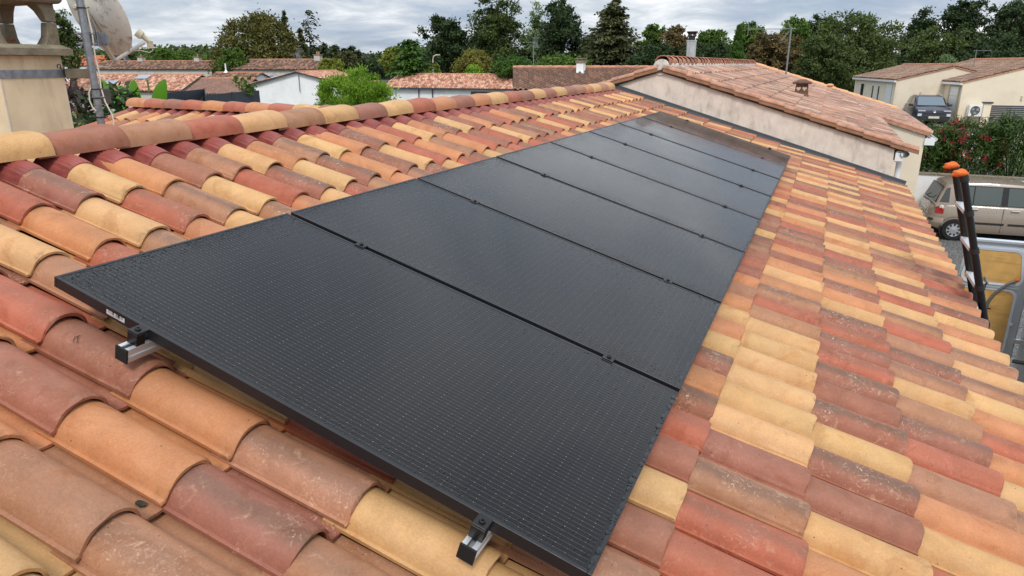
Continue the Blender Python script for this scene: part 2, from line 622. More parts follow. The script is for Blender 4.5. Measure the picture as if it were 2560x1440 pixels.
def tile_mesh(name, narc, L, detail=True, thick=0.012, scale=1.0, skip_bottom=False, rough=0):
    """low end at y = 0, running up-slope to y = L"""
    pr = [(x * scale, z * scale) for x, z in tile_profile(narc)]
    n = len(pr)
    low = []
    for i, (x, z) in enumerate(pr):                       # inner skin, offset along the profile normal
        a, b = pr[max(0, i - 1)], pr[min(n - 1, i + 1)]
        tx, tz = b[0] - a[0], b[1] - a[1]
        l = math.hypot(tx, tz) or 1
        low.append((x + tz / l * thick, z - tx / l * thick))
    rings = []
    if detail:
        rings.append([(x * 1.0 + (lx - x) * 0.28, 0.0, z + (lz - z) * 0.28) for (x, z), (lx, lz) in zip(pr, low)])
        rings.append([(x, 0.007, z) for x, z in pr])
        rings.append([(x, L * 0.5, z - 0.0008) for x, z in pr])
    else:
        rings.append([(x, 0.0, z) for x, z in pr])
    rings.append([(x, L, z) for x, z in pr])
    if rough:                                             # hand-laid clay: wavy lips, small chips, a slight twist
        rg = random.Random(rough)
        ph, am = rg.uniform(0, 6), rg.uniform(.5, 1.2)
        for j, r in enumerate(rings):
            for i, (x, y, z) in enumerate(r):
                dy = .0016 * math.sin(x * 70 + ph) + rg.gauss(0, .0006) if j < 2 else 0
                if j < 2 and rg.random() < .06:
                    dy += rg.uniform(.002, .006)
                r[i] = (x + rg.gauss(0, .0004), y + dy, z + .0011 * am * math.sin(y * 11 + x * 25 + ph) + rg.gauss(0, .0003))
        low = [(x + rg.gauss(0, .0005), z + rg.gauss(0, .0006)) for x, z in low]
    vs, fs = [], []
    for r in rings:
        vs += r
    for j in range(len(rings) - 1):
        for i in range(n - 1):
            a = j * n + i
            fs.append((a, a + 1, a + n + 1, a + n))
    b = len(vs)
    vs += [(x, 0.0, z) for x, z in low]                    # front rim
    for i in range(n - 1):
        fs.append((b + i, b + i + 1, i + 1, i))
    if not skip_bottom:
        c = len(vs)
        vs += [(x, L, z) for x, z in low]
        for i in range(n - 1):
            fs.append((c + i, c + i + 1, b + i + 1, b + i))
        fs.append((0, b, c, (len(rings) - 1) * n)) if False else None
        # side lip face
        fs.append(tuple(j * n for j in range(len(rings))) + (c, b))
    fs = [f for f in fs if f]
    me = bpy.data.meshes.new(name)
    me.from_pydata(vs, [], fs)
    bm = bmesh.new()
    bm.from_mesh(me)
    bmesh.ops.recalc_face_normals(bm, faces=bm.faces[:])
    bm.to_mesh(me)
    bm.free()
    at = me.attributes.new('tloc', 'FLOAT_VECTOR', 'POINT')
    arr = np.array([[(v.co.x + 0.016 * scale) / (0.175 * scale), v.co.y / L, 0] for v in me.vertices], dtype=np.float32)
    at.data.foreach_set('vector', arr.ravel())
    sm(me, 50)
    # make sure the outer skin looks up
    up = sum(p.normal.z * p.area for p in me.polygons if p.index < (n - 1) * (len(rings) - 1))
    if up < 0:
        me.flip_normals()
    return me


def join_meshes(name, items, mat, parent=None, kind='stuff'):
    """items = [(mesh, matrix, rgba)] -> one mesh object carrying tcol / tloc"""
    V, F, Cc, Lc, nb = [], [], [], [], 0
    cache = {}
    for me, mw, col in items:
        if me.name not in cache:
            co = np.empty(len(me.vertices) * 3, dtype=np.float32)
            me.vertices.foreach_get('co', co)
            lo = np.zeros(len(me.vertices) * 3, dtype=np.float32)
            if 'tloc' in me.attributes:
                me.attributes['tloc'].data.foreach_get('vector', lo)
            cache[me.name] = (co.reshape(-1, 3), lo.reshape(-1, 3), [tuple(p.vertices) for p in me.polygons])
        co, lo, pf = cache[me.name]
        m = np.array(mw)
        V.append(co @ m[:3, :3].T + m[:3, 3])
        Lc.append(lo)
        Cc.append(np.tile(np.array(col, dtype=np.float32), (len(co), 1)))
        F += [tuple(i + nb for i in f) for f in pf]
        nb += len(co)
    me = bpy.data.meshes.new(name)
    me.from_pydata(np.concatenate(V).tolist(), [], F)
    a = me.attributes.new('tcol', 'FLOAT_COLOR', 'POINT')
    a.data.foreach_set('color', np.concatenate(Cc).ravel())
    a = me.attributes.new('tloc', 'FLOAT_VECTOR', 'POINT')
    a.data.foreach_set('vector', np.concatenate(Lc).ravel())
    me.materials.append(mat)
    sm(me, 50)
    o = bpy.data.objects.new(name, me)
    link(o, parent)
    if kind:
        o['kind'] = kind
    return o


# colours: last number = how strongly the tile is flamed and scuffed
CREAM = (0.585, 0.350, 0.158, 0.0)
ORANGE = (0.530, 0.232, 0.106, 0.35)
RED = (0.430, 0.130, 0.074, 0.60)
BROWN = (0.330, 0.132, 0.084, 1.0)
TAUPE = (0.400, 0.200, 0.112, 0.85)
PAL = [CREAM] * 9 + [ORANGE] * 7 + [RED] * 5 + [BROWN] * 7 + [TAUPE] * 5


def jitter(c, s=0.07):
    k = 1 + random.uniform(-s, s)
    return (c[0] * k * random.uniform(.98, 1.02), c[1] * k * random.uniform(.97, 1.03), c[2] * k * random.uniform(.95, 1.05), c[3] * random.choice((.35, .7, 1.0, 1.25)))


def pick(prev):
    for _ in range(6):
        c = random.choice(PAL)
        if c not in prev:
            return c
    return c


house = thing('tiled_house', 'low house with multicoloured clay canal tiles under the black solar panels', 'house', (0, 0, 0))
TILES = [tile_mesh('roof_tile', 12, 0.445, True, rough=q) for q in range(1, 7)]
TILE_HI = TILES[0]
TILE_LO = tile_mesh('roof_tile_plain', 7, 0.445, False)
PITCH = math.atan2(0.022, PV)
H_BASE = -0.198
cand = []            # (size, matrix, colour)


def tile_matrix(basis, origin, jit=1.0):
    r = Matrix.Rotation(-PITCH + random.gauss(0, 0.004) * jit, 3, 'X') @ Matrix.Rotation(random.gauss(0, 0.006) * jit, 3, 'Z') @ Matrix.Rotation(random.gauss(0, 0.008) * jit, 3, 'Y')
    b = basis @ r
    m = b.to_4x4()
    m.translation = Vector(origin) + basis @ Vector((random.gauss(0, 0.0022) * jit, random.gauss(0, 0.004) * jit, 0.022 + random.gauss(0, 0.0015) * jit))
    return m


U0 = -0.085                  # origin of the tile column under the near panel edge
grid = {}
LAID = {k: dict(v) for k, v in {
    11: [(2, RED), (3, BROWN), (4, CREAM), (5, ORANGE), (6, BROWN), (7, TAUPE), (8, CREAM), (9, ORANGE), (10, TAUPE), (11, CREAM), (12, ORANGE), (13, BROWN), (14, ORANGE), (15, RED), (16, CREAM), (17, ORANGE), (18, BROWN), (19, CREAM)],
    10: [(1, CREAM), (2, ORANGE), (3, CREAM), (4, RED), (5, TAUPE), (6, CREAM), (7, RED), (8, BROWN), (9, CREAM), (10, BROWN), (11, ORANGE), (12, BROWN), (13, CREAM), (14, RED), (15, ORANGE), (16, TAUPE)],
    9: [(-1, ORANGE), (0, RED), (1, TAUPE), (2, RED), (3, TAUPE), (4, ORANGE), (5, CREAM), (6, TAUPE), (7, ORANGE), (8, CREAM)],
    8: [(-2, ORANGE), (-1, BROWN), (0, BROWN), (1, CREAM)],
    7: [(-3, CREAM), (-2, TAUPE), (-1, ORANGE), (0, ORANGE), (1, CREAM)],
    6: [(-3, CREAM), (-2, TAUPE), (-1, BROWN), (0, TAUPE), (1, RED)],
    5: [(-2, ORANGE), (-1, TAUPE), (0, CREAM), (1, CREAM)],
    4: [(0, CREAM), (1, TAUPE), (2, BROWN), (3, CREAM), (4, BROWN), (5, RED), (6, BROWN), (7, ORANGE), (8, BROWN), (9, CREAM), (10, ORANGE), (11, CREAM), (12, ORANGE)],
    3: [(1, CREAM), (2, RED), (3, RED), (4, TAUPE), (5, BROWN), (6, CREAM), (7, CREAM), (8, CREAM), (9, CREAM), (10, CREAM), (11, CREAM), (12, TAUPE), (13, RED), (14, TAUPE), (15, ORANGE)],
    2: [(3, ORANGE), (4, CREAM), (5, BROWN), (6, BROWN), (7, CREAM), (8, BROWN), (9, BROWN), (10, BROWN), (11, RED), (12, BROWN), (13, RED), (14, BROWN), (15, CREAM), (16, ORANGE), (17, BROWN)],
    1: [(4, RED), (5, CREAM), (6, ORANGE), (7, TAUPE), (8, RED), (9, BROWN), (10, TAUPE), (11, CREAM), (12, TAUPE), (13, BROWN), (14, TAUPE), (15, RED), (16, TAUPE), (17, CREAM), (18, RED), (19, CREAM)],
    0: [(8, CREAM), (9, ORANGE), (10, RED), (11, ORANGE), (12, CREAM), (13, TAUPE), (14, CREAM), (15, TAUPE), (16, CREAM), (17, ORANGE), (18, CREAM), (19, BROWN), (20, ORANGE), (21, BROWN)]}.items()}
for i in range(-14, 48):
    u = U0 + i * PU
    if u > 10.30 or u < -3.0:
        continue
    for k in range(0, 12):
        v = 3.452 - k * PV
        if v < -1.1:
            continue
        near = [grid.get((i - 1, k)), grid.get((i, k - 1))]
        c = LAID.get(k, {}).get(i) or pick(near)
        grid[(i, k)] = c
        o = RP(u, v, H_BASE)
        d, vis = depth_of(RP(u + 0.07, v - 0.18, -0.12))
        hidden = (0.25 < u < 8.0 and 0.25 < v and v < 1.9 - (0.0 if u > 0 else 0.3))
        size = (1.0 / d) if (vis and not hidden) else 0.0
        if hidden and u > 0.9 and 0.45 < v < 1.75:
            continue                          # nothing can be seen far under the panels
        cand.append((size, tile_matrix(MAIN, o), jitter(c), d))

# the wing behind: ridge runs along X at Y = 5.6, its slope falls towards the viewer
WZ, WY, WX0 = 4.10, 5.60, -6.55
WROT = Matrix.Rotation(rad(-6), 3, 'Z')            # the wing is not quite square to the main roof
WING = WROT @ Matrix(((1, 0, 0), (0, CT, -ST), (0, ST, CT)))


def WP(x, v, h=0.0):
    p = WROT @ Vector((x - WX0, -v * CT - h * ST, -v * ST + h * CT))
    return Vector((WX0 + p.x, WY + p.y, WZ + p.z))


for i in range(0, 26):
    x = WX0 + i * PU
    for k in range(0, 9):
        v = 0.52 + k * PV
        p = WP(x + 0.07, v - 0.18, -0.06)
        if p.y - WY < (p.x + 1.22) + 0.75 and p.x > -4.2:
            continue
        c = pick([grid.get(('w', i - 1, k)), grid.get(('w', i, k - 1))])
        grid[('w', i, k)] = c
        d, vis = depth_of(p)
        q = CAMI @ p
        vis = vis and (q.y / -q.z) > 0.20
        cand.append((0.9 / d if vis else 0.0, tile_matrix(WING, WP(x, v, -0.092)), jitter(c), d))

cand.sort(key=lambda t: -t[0])
rest = []
for j, (s, m, c, d) in enumerate(cand):
    if j < 300 and s > 0:
        tm_ = TILES[j % 6]
        o = bpy.data.objects.new('roof_tile', tm_)
        if not tm_.materials:
            tm_.materials.append(M_TILE)
        o.color = c
        o.matrix_world = m
        link(o, house)
    else:
        rest.append((TILE_HI if d < 9 else TILE_LO, m, c))
join_meshes('roof_tiles_further_off', rest, M_TILEJ, house)

# back slope of the main roof and far slope of the wing: plain tiles, seen only from elsewhere
BACK = Matrix(((0, CT, -ST), (-1, 0, 0), (0, ST, CT)))
back = []
RX, RZ = RP(0, -1.27, -0.192).x, RP(0, -1.27, -0.192).z
for i in range(-13, 48):
    y = i * PU
    for k in range(0, 12):
        v = 0.60 + k * PV
        x = RX - v * CT
        if -3.05 < x < -2.0 and 1.15 < y < 2.0:
            continue
        if y - WY > (x + 1.22) - 0.4 and x < -2.0 and y < 9:
            continue
        back.append((TILE_LO, tile_matrix(BACK, (x, y, RZ - v * ST)), jitter(random.choice(PAL))))
WBACK = WROT @ Matrix(((-1, 0, 0), (0, -CT, ST), (0, ST, CT)))
for i in range(1, 26):
    for k in range(0, 7):
        v = 0.52 + k * PV
        p = WROT @ Vector((i * PU, v * CT, -v * ST - 0.09)) + Vector((WX0, WY, WZ))
        back.append((TILE_LO, tile_matrix(WBACK, p), jitter(random.choice(PAL))))
join_meshes('roof_tiles_of_back_slopes', back, M_TILEJ, house)

# roof decks under the tiles
deck_m = pm('roof underlay', lin(70, 58, 48), 0.95, 0.2, 5)
m = MB()
m.prism([RP(-3.1, 3.40, -0.235), RP(10.5, 3.40, -0.235), RP(10.5, -1.27, -0.235), RP(-3.1, -1.27, -0.235)], (0, 0, -0.10))
m.build('roof_deck', deck_m, house)
m = MB()
m.prism([(RX, -3.1, RZ - .03), (RX, 10.5, RZ - .03), (RX - 4.9 * CT, 10.5, RZ - .03 - 4.9 * ST), (RX - 4.9 * CT, -3.1, RZ - .03 - 4.9 * ST)], (0, 0, -0.1))
m.build('roof_deck', deck_m, house)
m = MB()
m.prism([WP(WX0 + .02, 0.05, -.11), WP(-2.6, 0.05, -.11), WP(-2.6, 3.4, -.11), WP(WX0 + .02, 3.4, -.11)], (0, 0, -.1))
m.prism([WP(WX0 + .02, 0.05, -.12), WP(-2.6, 0.05, -.12), WP(-2.6, 0, -.12) + WROT @ Vector((0, 2.9, -2.9 * math.tan(TH))), WP(WX0 + .02, 0, -.12) + WROT @ Vector((0, 2.9, -2.9 * math.tan(TH)))], (0, 0, -.1))
m.build('roof_deck', deck_m, house)
# walls below
ex = RP(0, 3.3, 0).x - 0.35
wl_ = MB()
wl_.box(((ex - 5.5) / 2, 3.7, 1.36), (ex + 5.5, 13.4, 2.72))
wl_.build('wall', render_cream, house)
gab = MB()
gab.prism([(WX0 + .15, WY - 2.8, 0), (WX0 + .15, WY + 2.7, 0), (WX0 + .15, WY + 2.7, WZ - .25 - 2.7 * math.tan(TH)), (WX0 + .15, WY, WZ - .26), (WX0 + .15, WY - 2.8, WZ - .27 - 2.8 * math.tan(TH))], (1.0, 0, 0))
gab.build('gable_wall', render_cream, house)
gt = MB()
for a, b in ((0.0, 0.001),):
    pts = []
    for q in range(9):
        an = math.pi + math.pi * q / 8
        pts.append((0.065 * math.cos(an), 0.065 * math.sin(an)))
    e = RP(0, 3.43, -0.235)
    ringA = [(e.x + .01 + x, -3.1, e.z + z) for x, z in pts] + [(e.x + .01 + x * .94, -3.1, e.z + z * .94) for x, z in reversed(pts)]
    ringB = [(p[0], 10.45, p[2]) for p in ringA]
    gt.loft([ringA, ringB])
gt.build('gutter', zinc, house)

# pleated ridge roll (flexible dark red strip dressed over the tile rolls)
cl = NT('ridge_roll_pleats')
p_ = cl.pos()
pl = cl.noise(p_, 8, 4)
cl.set(color=cl.mix(cl.ramp(pl, .3, .7), lin(122, 56, 50), lin(152, 78, 70)), rough=0.42, spec=0.5)


def ridge_roll(name, P, u0, u1, vtop, vbot, hb, phase):
    prof = tile_profile(12)
    xs = np.array([a for a, b in prof]); zs = np.array([b for a, b in prof])
    vs, fs = [], []
    n = int((u1 - u0) / 0.0078)
    rows = [(vtop, 0.020, 0.6), (vtop + .06, 0.014, 0.85), (vbot - .05, 0.0085, 1.0), (vbot, 0.0065, 1.0), (vbot + .002, -0.004, 1.0)]
    for v, lift, f in rows:
        for i in range(n + 1):
            u = u0 + (u1 - u0) * i / n
            x = (u - phase) % PU
            if x > 0.2065:
                x -= PU
            z = float(np.interp(x, xs, zs))
            pleat = 0.0032 * (1 if i % 2 else -1) * (1.0 if v < vbot - 0.01 else 0.25)
            vs.append(P(u, v, hb + z * f + lift + pleat))
    for j in range(len(rows) - 1):
        for i in range(n):
            a = j * (n + 1) + i
            fs.append((a, a + 1, a + n + 2, a + n + 1))
    return MB().add(vs, fs).build(name, cl.m, house, smooth=False)


ridge_roll('ridge_roll', RP, -2.9, 10.3, -1.24, -1.03, H_BASE, U0)
ridge_roll('ridge_roll', WP, WX0, -2.4, 0.06, 0.22, -0.092, WX0)


def cap_mesh(name, L, r0, r1, h0, h1, n=14, thick=0.013, sag=0.0):
    """half-round tapered ridge tile, wide end at x = L; origin on the ridge line"""
    vs, fs = [], []
    rings = []
    for x, r, h, t in ((0, r0, h0, 0), (L * .5, (r0 + r1) / 2, (h0 + h1) / 2, 0), (L - .01, r1, h1, 0), (L, r1 - .003, h1 - .003, 0), (L, r1 - thick, h1 - thick, 0), (L * .3, r1 - thick * 1.6, h1 - thick * 2, 0)):
        ring = []
        for i in range(n + 1):
            a = math.pi * i / n
            ca, sa = math.cos(a), math.sin(a)
            ring.append((x, -r * (abs(ca) ** 0.92) * (1 if ca > 0 else -1), h * (sa ** 0.8) - 0.03 * (1 - sa) ** 2))
        rings.append(ring)
    for r in rings:
        vs += r
    for j in range(len(rings) - 1):
        for i in range(n):
            a = j * (n + 1) + i
            fs.append((a, a + n + 1, a + n + 2, a + 1))
    # underside edge strip down both long sides
    me = bpy.data.meshes.new(name)
    me.from_pydata(vs, [], fs)
    at = me.attributes.new('tloc', 'FLOAT_VECTOR', 'POINT')
    at.data.foreach_set('vector', np.array([[0.42 + v.co.y, 0.5, 0] for v in me.vertices], dtype=np.float32).ravel())
    bm = bmesh.new(); bm.from_mesh(me)
    bmesh.ops.recalc_face_normals(bm, faces=bm.faces[:])
    bm.to_mesh(me); bm.free()
    if sum(p.normal.z * p.area for p in me.polygons[:2 * n]) < 0:
        me.flip_normals()
    sm(me, 50)
    me.materials.append(M_TILE)
    return me


CAP = cap_mesh('ridge_tile', 0.46, 0.122, 0.138, 0.060, 0.074)
rp0 = RP(0, -1.27, -0.128)
order = [CREAM, BROWN, TAUPE, RED, CREAM, TAUPE, CREAM, BROWN, CREAM, RED, ORANGE, BROWN, ORANGE, CREAM, RED, BROWN, CREAM, BROWN, CREAM, BROWN, TAUPE, ORANGE, CREAM, TAUPE, CREAM]
E1 = 0.389
for i in range(-8, 25):
    end = 0.811 + i * E1
    c = order[i] if i >= 0 else random.choice(PAL)
    o = bpy.data.objects.new('ridge_tile', CAP)
    o.color = jitter((c[0], c[1], c[2], c[3] * 0.35), 0.04)
    mm = Matrix.Rotation(rad(90) + random.gauss(0, .008), 4, 'Z') @ Matrix.Rotation(rad(-1.6) + random.gauss(0, .004), 4, 'Y') @ Matrix.Rotation(random.gauss(0, .012), 4, 'X')
    mm.translation = Vector((rp0.x, end - 0.46, rp0.z + 0.0)) + Vector((random.gauss(0, .003), 0, random.gauss(0, .002)))
    o.matrix_world = mm
    link(o, house)
worder = [ORANGE, RED, BROWN, RED, ORANGE, RED, ORANGE, RED, CREAM, BROWN, RED, CREAM]
wp0 = WP(0, 0, 0.015)
for i, c in enumerate(worder):
    o = bpy.data.objects.new('ridge_tile', CAP)
    o.color = jitter((c[0], c[1], c[2], c[3] * 0.3), 0.04)
    mm = Matrix.Rotation(rad(174) + random.gauss(0, .008), 4, 'Z') @ Matrix.Rotation(rad(-1.4), 4, 'Y')
    mm.translation = WP(WX0 - 0.02 + i * E1 + 0.46, 0, -.006)
    o.matrix_world = mm
    link(o, house)

# lead-grey flashing against the neighbour's wall
fl = MB()
for v0, v1, a in ((-1.25, 3.45, 0.0),):
    fl.prism([RP(10.46, v0, -.15 + a), RP(10.46, v1, -.15 + a), RP(10.585, v1, -.115 + a), RP(10.585, v0, -.115 + a)], RP(0, 0, .006) - RP(0, 0, 0))
    fl.prism([RP(10.575, v0, -.12 + a), RP(10.575, v1, -.12 + a), RP(10.575, v1, -.075 + a), RP(10.575, v0, -.075 + a)], (0, .012, 0))
fl.build('flashing', zinc, house)

# a scrap of dirt and dead leaves caught in a pan near the viewer
sc_m = pm('leaf litter', lin(62, 58, 48), 0.95, 0.4, 40)
for (u, v, r) in ((-0.335, 0.775, .017),):
    b = MB()
    b.ball((0, 0, 0), (r, r * .6, r * .28), 9, 6)
    bb = b.build('leaf_litter', sc_m, house)
    for vv in bb.data.vertices:
        vv.co += Vector((random.uniform(-.2, .2) * r, random.uniform(-.2, .2) * r, random.uniform(-.1, .25) * r))
    bb.location = RP(u, v, H_BASE + .016)

# pencil mark left on one tile by the installers
mk = MB()
_q = [(-0.0485, 0.1574, -0.1195), (-0.063, 0.1688, -0.1277), (-0.0423, 0.1626, -0.1167), (-0.0603, 0.182, -0.1252), (-0.0489, 0.1597, -0.1196), (-0.0378, 0.1668, -0.115)]
for a, b in ((0, 1), (2, 3), (4, 5)):
    mk.tube([RP(*_q[a]), RP(*_q[b])], .0010, 5)
mk.build('pencil_mark', pm('pencil', lin(52, 40, 44), .8, .1, 30), house)
# ------------------------------------------------------------------ solar panels
PWD, PLN, GAP, FH = 1.031, 1.794, 0.0253, 0.035
STEP = PWD + GAP

sg = NT('solar_glass')
_o = sg.obj()
_s = sg.n('ShaderNodeSeparateXYZ')
sg.l(_o, _s.inputs[0])
X, Y = _s.outputs[0], _s.outputs[1]           # X along the ridge, Y up the slope (negative = down)
LS, DS = 0.01645, 0.0315
fx = sg.math('ABSOLUTE', sg.math('SUBTRACT', sg.math('FRACT', sg.math('DIVIDE', X, LS)), 0.5))
line = sg.ramp(fx, 0.042, 0.026)
fy = sg.math('ABSOLUTE', sg.math('SUBTRACT', sg.math('FRACT', sg.math('DIVIDE', Y, DS)), 0.5))
dot = sg.math('MULTIPLY', sg.ramp(fx, 0.085, 0.05), sg.ramp(fy, 0.05, 0.025))
inx = sg.math('MULTIPLY', sg.math('GREATER_THAN', X, 0.022), sg.math('LESS_THAN', X, PWD - 0.022))
iny = sg.math('MULTIPLY', sg.math('LESS_THAN', Y, -0.026), sg.math('GREATER_THAN', Y, -PLN + 0.022))
ins = sg.math('MULTIPLY', inx, iny)
cellx = sg.math('ABSOLUTE', sg.math('SUBTRACT', sg.math('FRACT', sg.math('DIVIDE', sg.math('SUBTRACT', X, 0.022), 0.1657)), 0.5))
celly = sg.math('ABSOLUTE', sg.math('SUBTRACT', sg.math('FRACT', sg.math('DIVIDE', sg.math('ADD', Y, 0.022), 0.0875)), 0.5))
gapc = sg.math('MAXIMUM', sg.ramp(cellx, 0.490, 0.494), sg.ramp(celly, 0.484, 0.490))
col = sg.mix(ins, (0.010, 0.0105, 0.012), sg.mix(gapc, (0.0050, 0.0050, 0.0062), (0.003, 0.003, 0.0035)))
col = sg.mix(sg.math('MULTIPLY', sg.math('MULTIPLY', line, ins), 0.95), col, (0.075, 0.075, 0.08))
vd = sg.n('ShaderNodeTexWhiteNoise', noise_dimensions='2D')
cbx = sg.n('ShaderNodeCombineXYZ')
sg.l(sg.math('FLOOR', sg.math('DIVIDE', X, LS)), cbx.inputs[0])
sg.l(sg.math('FLOOR', sg.math('DIVIDE', Y, DS)), cbx.inputs[1])
sg.l(cbx.outputs[0], vd.inputs['Vector'])
dstr = sg.math('ADD', sg.math('MULTIPLY', sg.math('POWER', vd.outputs[0], 4.0), 0.22), 0.10)
col = sg.mix(sg.math('MULTIPLY', sg.math('MULTIPLY', dot, ins), dstr), col, (0.85, 0.85, 0.85))
# rain: small drops break up the mirror of the sky, thicker along the upper edge and the sides
wp = sg.pos()
v1 = sg.n('ShaderNodeTexVoronoi')
sg.l(wp, v1.inputs['Vector']); v1.inputs['Scale'].default_value = 105; v1.inputs['Randomness'].default_value = 1.0
c1 = sg.n('ShaderNodeSeparateColor'); sg.l(v1.outputs['Color'], c1.inputs[0])
v2 = sg.n('ShaderNodeTexVoronoi')
sg.l(wp, v2.inputs['Vector']); v2.inputs['Scale'].default_value = 210
c2 = sg.n('ShaderNodeSeparateColor'); sg.l(v2.outputs['Color'], c2.inputs[0])
edge = sg.math('ADD', sg.ramp(Y, -0.30, -0.02), sg.math('ADD', sg.ramp(X, 0.16, 0.0), 0.0))
gy = sg.n('ShaderNodeSeparateXYZ'); sg.l(wp, gy.inputs[0])
far = sg.ramp(gy.outputs[1], 0.8, 2.6)
dens = sg.math('ADD', sg.math('MULTIPLY', edge, 0.85), sg.math('ADD', sg.math('MULTIPLY', far, 0.16), 0.07), clamp=True)
big = sg.noise(wp, 5.0, 3)
dens = sg.math('MULTIPLY', dens, sg.ramp(big, 0.25, 0.75, 0.55, 1.35))
d1 = sg.math('MULTIPLY', sg.ramp(v1.outputs['Distance'], 0.38, 0.16), sg.math('LESS_THAN', c1.outputs[0], sg.math('MULTIPLY', dens, 0.62)))
d2 = sg.math('MULTIPLY', sg.ramp(v2.outputs['Distance'], 0.40, 0.18), sg.math('LESS_THAN', c2.outputs[1], sg.math('MULTIPLY', dens, 0.8)))
hgt = sg.math('ADD', d1, sg.math('MULTIPLY', d2, 0.5))
dirt = sg.noise(wp, 2.2, 6, 0.6)
sg.set(color=col, rough=sg.ramp(dirt, 0.3, 0.7, 0.07, 0.13), spec=0.5)
sg.b.inputs['IOR'].default_value = 1.36
sg.bump(hgt, 0.9, 0.0045)
M_GLASS = sg.m

M_FRAME = pm('black panel frame', lin(26, 27, 31), 0.42, 0.12, 20, spec=0.5)
bar = NT('barcode_sticker')
_o = bar.obj()
_s = bar.n('ShaderNodeSeparateXYZ'); bar.l(_o, _s.inputs[0])
cbn = bar.n('ShaderNodeCombineXYZ'); bar.l(_s.outputs[0], cbn.inputs[0])
nn = bar.n('ShaderNodeTexWhiteNoise', noise_dimensions='1D')
bar.l(bar.math('FLOOR', bar.math('MULTIPLY', _s.outputs[0], 620.0)), nn.inputs['W'])
band = bar.math('MULTIPLY', bar.math('GREATER_THAN', _s.outputs[1], -0.0015), bar.math('LESS_THAN', bar.math('ABSOLUTE', _s.outputs[0]), 0.031))
txt = bar.math('MULTIPLY', bar.math('LESS_THAN', bar.math('ABSOLUTE', bar.math('ADD', _s.outputs[1], 0.0042)), 0.0012), bar.math('LESS_THAN', bar.math('ABSOLUTE', _s.outputs[0]), 0.022))
nt = bar.n('ShaderNodeTexWhiteNoise', noise_dimensions='1D')
bar.l(bar.math('FLOOR', bar.math('MULTIPLY', _s.outputs[0], 1100.0)), nt.inputs['W'])
ink = bar.math('ADD', bar.math('MULTIPLY', band, bar.math('GREATER_THAN', nn.outputs[0], 0.5)), bar.math('MULTIPLY', txt, bar.math('GREATER_THAN', nt.outputs[0], 0.45)), clamp=True)
bar.set(color=bar.mix(ink, (0.50, 0.50, 0.50), (0.03, 0.03, 0.03)), rough=0.5)

ORD = ['nearest solar panel, with the barcode sticker on its edge', 'second solar panel from the camera in the black row',
       'third solar panel from the camera in the black row', 'fourth solar panel from the camera in the black row',
       'fifth solar panel from the camera in the black row', 'sixth solar panel from the camera in the black row',
       'seventh solar panel, reflecting part of the beige gable wall', 'last solar panel, nearest the beige gable wall and mirroring it']


def panel_parts(root):
    fm = MB()
    w = 0.011
    D = PLN
    for a, b, c, d in ((0, PWD, 0, -w), (0, PWD, -D + w, -D), (0, w, -w, -D + w), (PWD - w, PWD, -w, -D + w)):
        fm.box(((a + b) / 2, (c + d) / 2, -FH / 2), (b - a, abs(c - d), FH))
    f = fm.build('frame', M_FRAME, root, bevel=0.0009)
    g = MB().box((PWD / 2, -D / 2, -0.0045), (PWD - 2 * w - .0006, D - 2 * w - .0006, 0.006)).build('glass', M_GLASS, root)
    bk = MB().box((PWD / 2, -D / 2, -0.0095), (PWD - 2 * w - .0006, D - 2 * w - .0006, 0.003)).build('backsheet', black_rubber, root)
    return f, g


panels = []
for i in range(8):
    t = thing('solar_panel', ORD[i], 'solar panel', group='black solar panels in one row')
    if i == 0:
        panel_parts(t)
        proto = t
    else:
        for ch in [o for o in bpy.data.objects if o.parent == proto]:
            c_ = ch.copy(); COL.objects.link(c_); c_.parent = t
    mm = MAIN.to_4x4()
    mm = mm @ Matrix.Rotation(random.gauss(0, .0007), 4, 'Z') @ Matrix.Rotation(random.gauss(0, .0012), 4, 'X')
    mm.translation = RP(i * STEP, 0, random.gauss(0, .0008))
    t.matrix_world = mm
    panels.append(t)
st = MB().add([(-.037, -.0075, 0), (.037, -.0075, 0), (.037, .0075, 0), (-.037, .0075, 0)], [(0, 1, 2, 3)]).build('barcode_sticker', bar.m, panels[0], fix=False)
# on the near side face of the frame (x = 0): sticker x axis runs down the slope
st.matrix_local = Matrix(((0, 0, -1, -0.0012), (-1, 0, 0, -0.262), (0, 1, 0, -0.0175), (0, 0, 0, 1)))

# water beads gathered along the lower edge of the glass
wm = NT('water_bead')
wm.set(color=(0.008, 0.009, 0.011), rough=0.10, spec=0.5)
wm.bump(wm.noise(wm.pos(), 60, 2), 0.05)
wb = MB()
for i in range(4):
    x = 0.012
    while x < PWD - 0.02:
        L = random.uniform(0.010, 0.042)
        w = random.uniform(0.005, 0.0105)
        if random.random() < 0.82:
            c = RP(i * STEP + x + L / 2, PLN - random.uniform(0.004, 0.013), 0.0)
            b = MB().ball((0, 0, 0), (L / 2, w * .8, random.uniform(.0009, .0016)), 10, 6)
            b.xform(Matrix.Translation(c) @ MAIN.to_4x4())
            wb.add(b.v, b.f)
        x += L * random.uniform(0.8, 1.3)
wbo = wb.build('water_beads', wm.m, panels[0], smooth=True)
wbo.matrix_parent_inverse = panels[0].matrix_world.inverted()
wbo['kind'] = 'stuff'

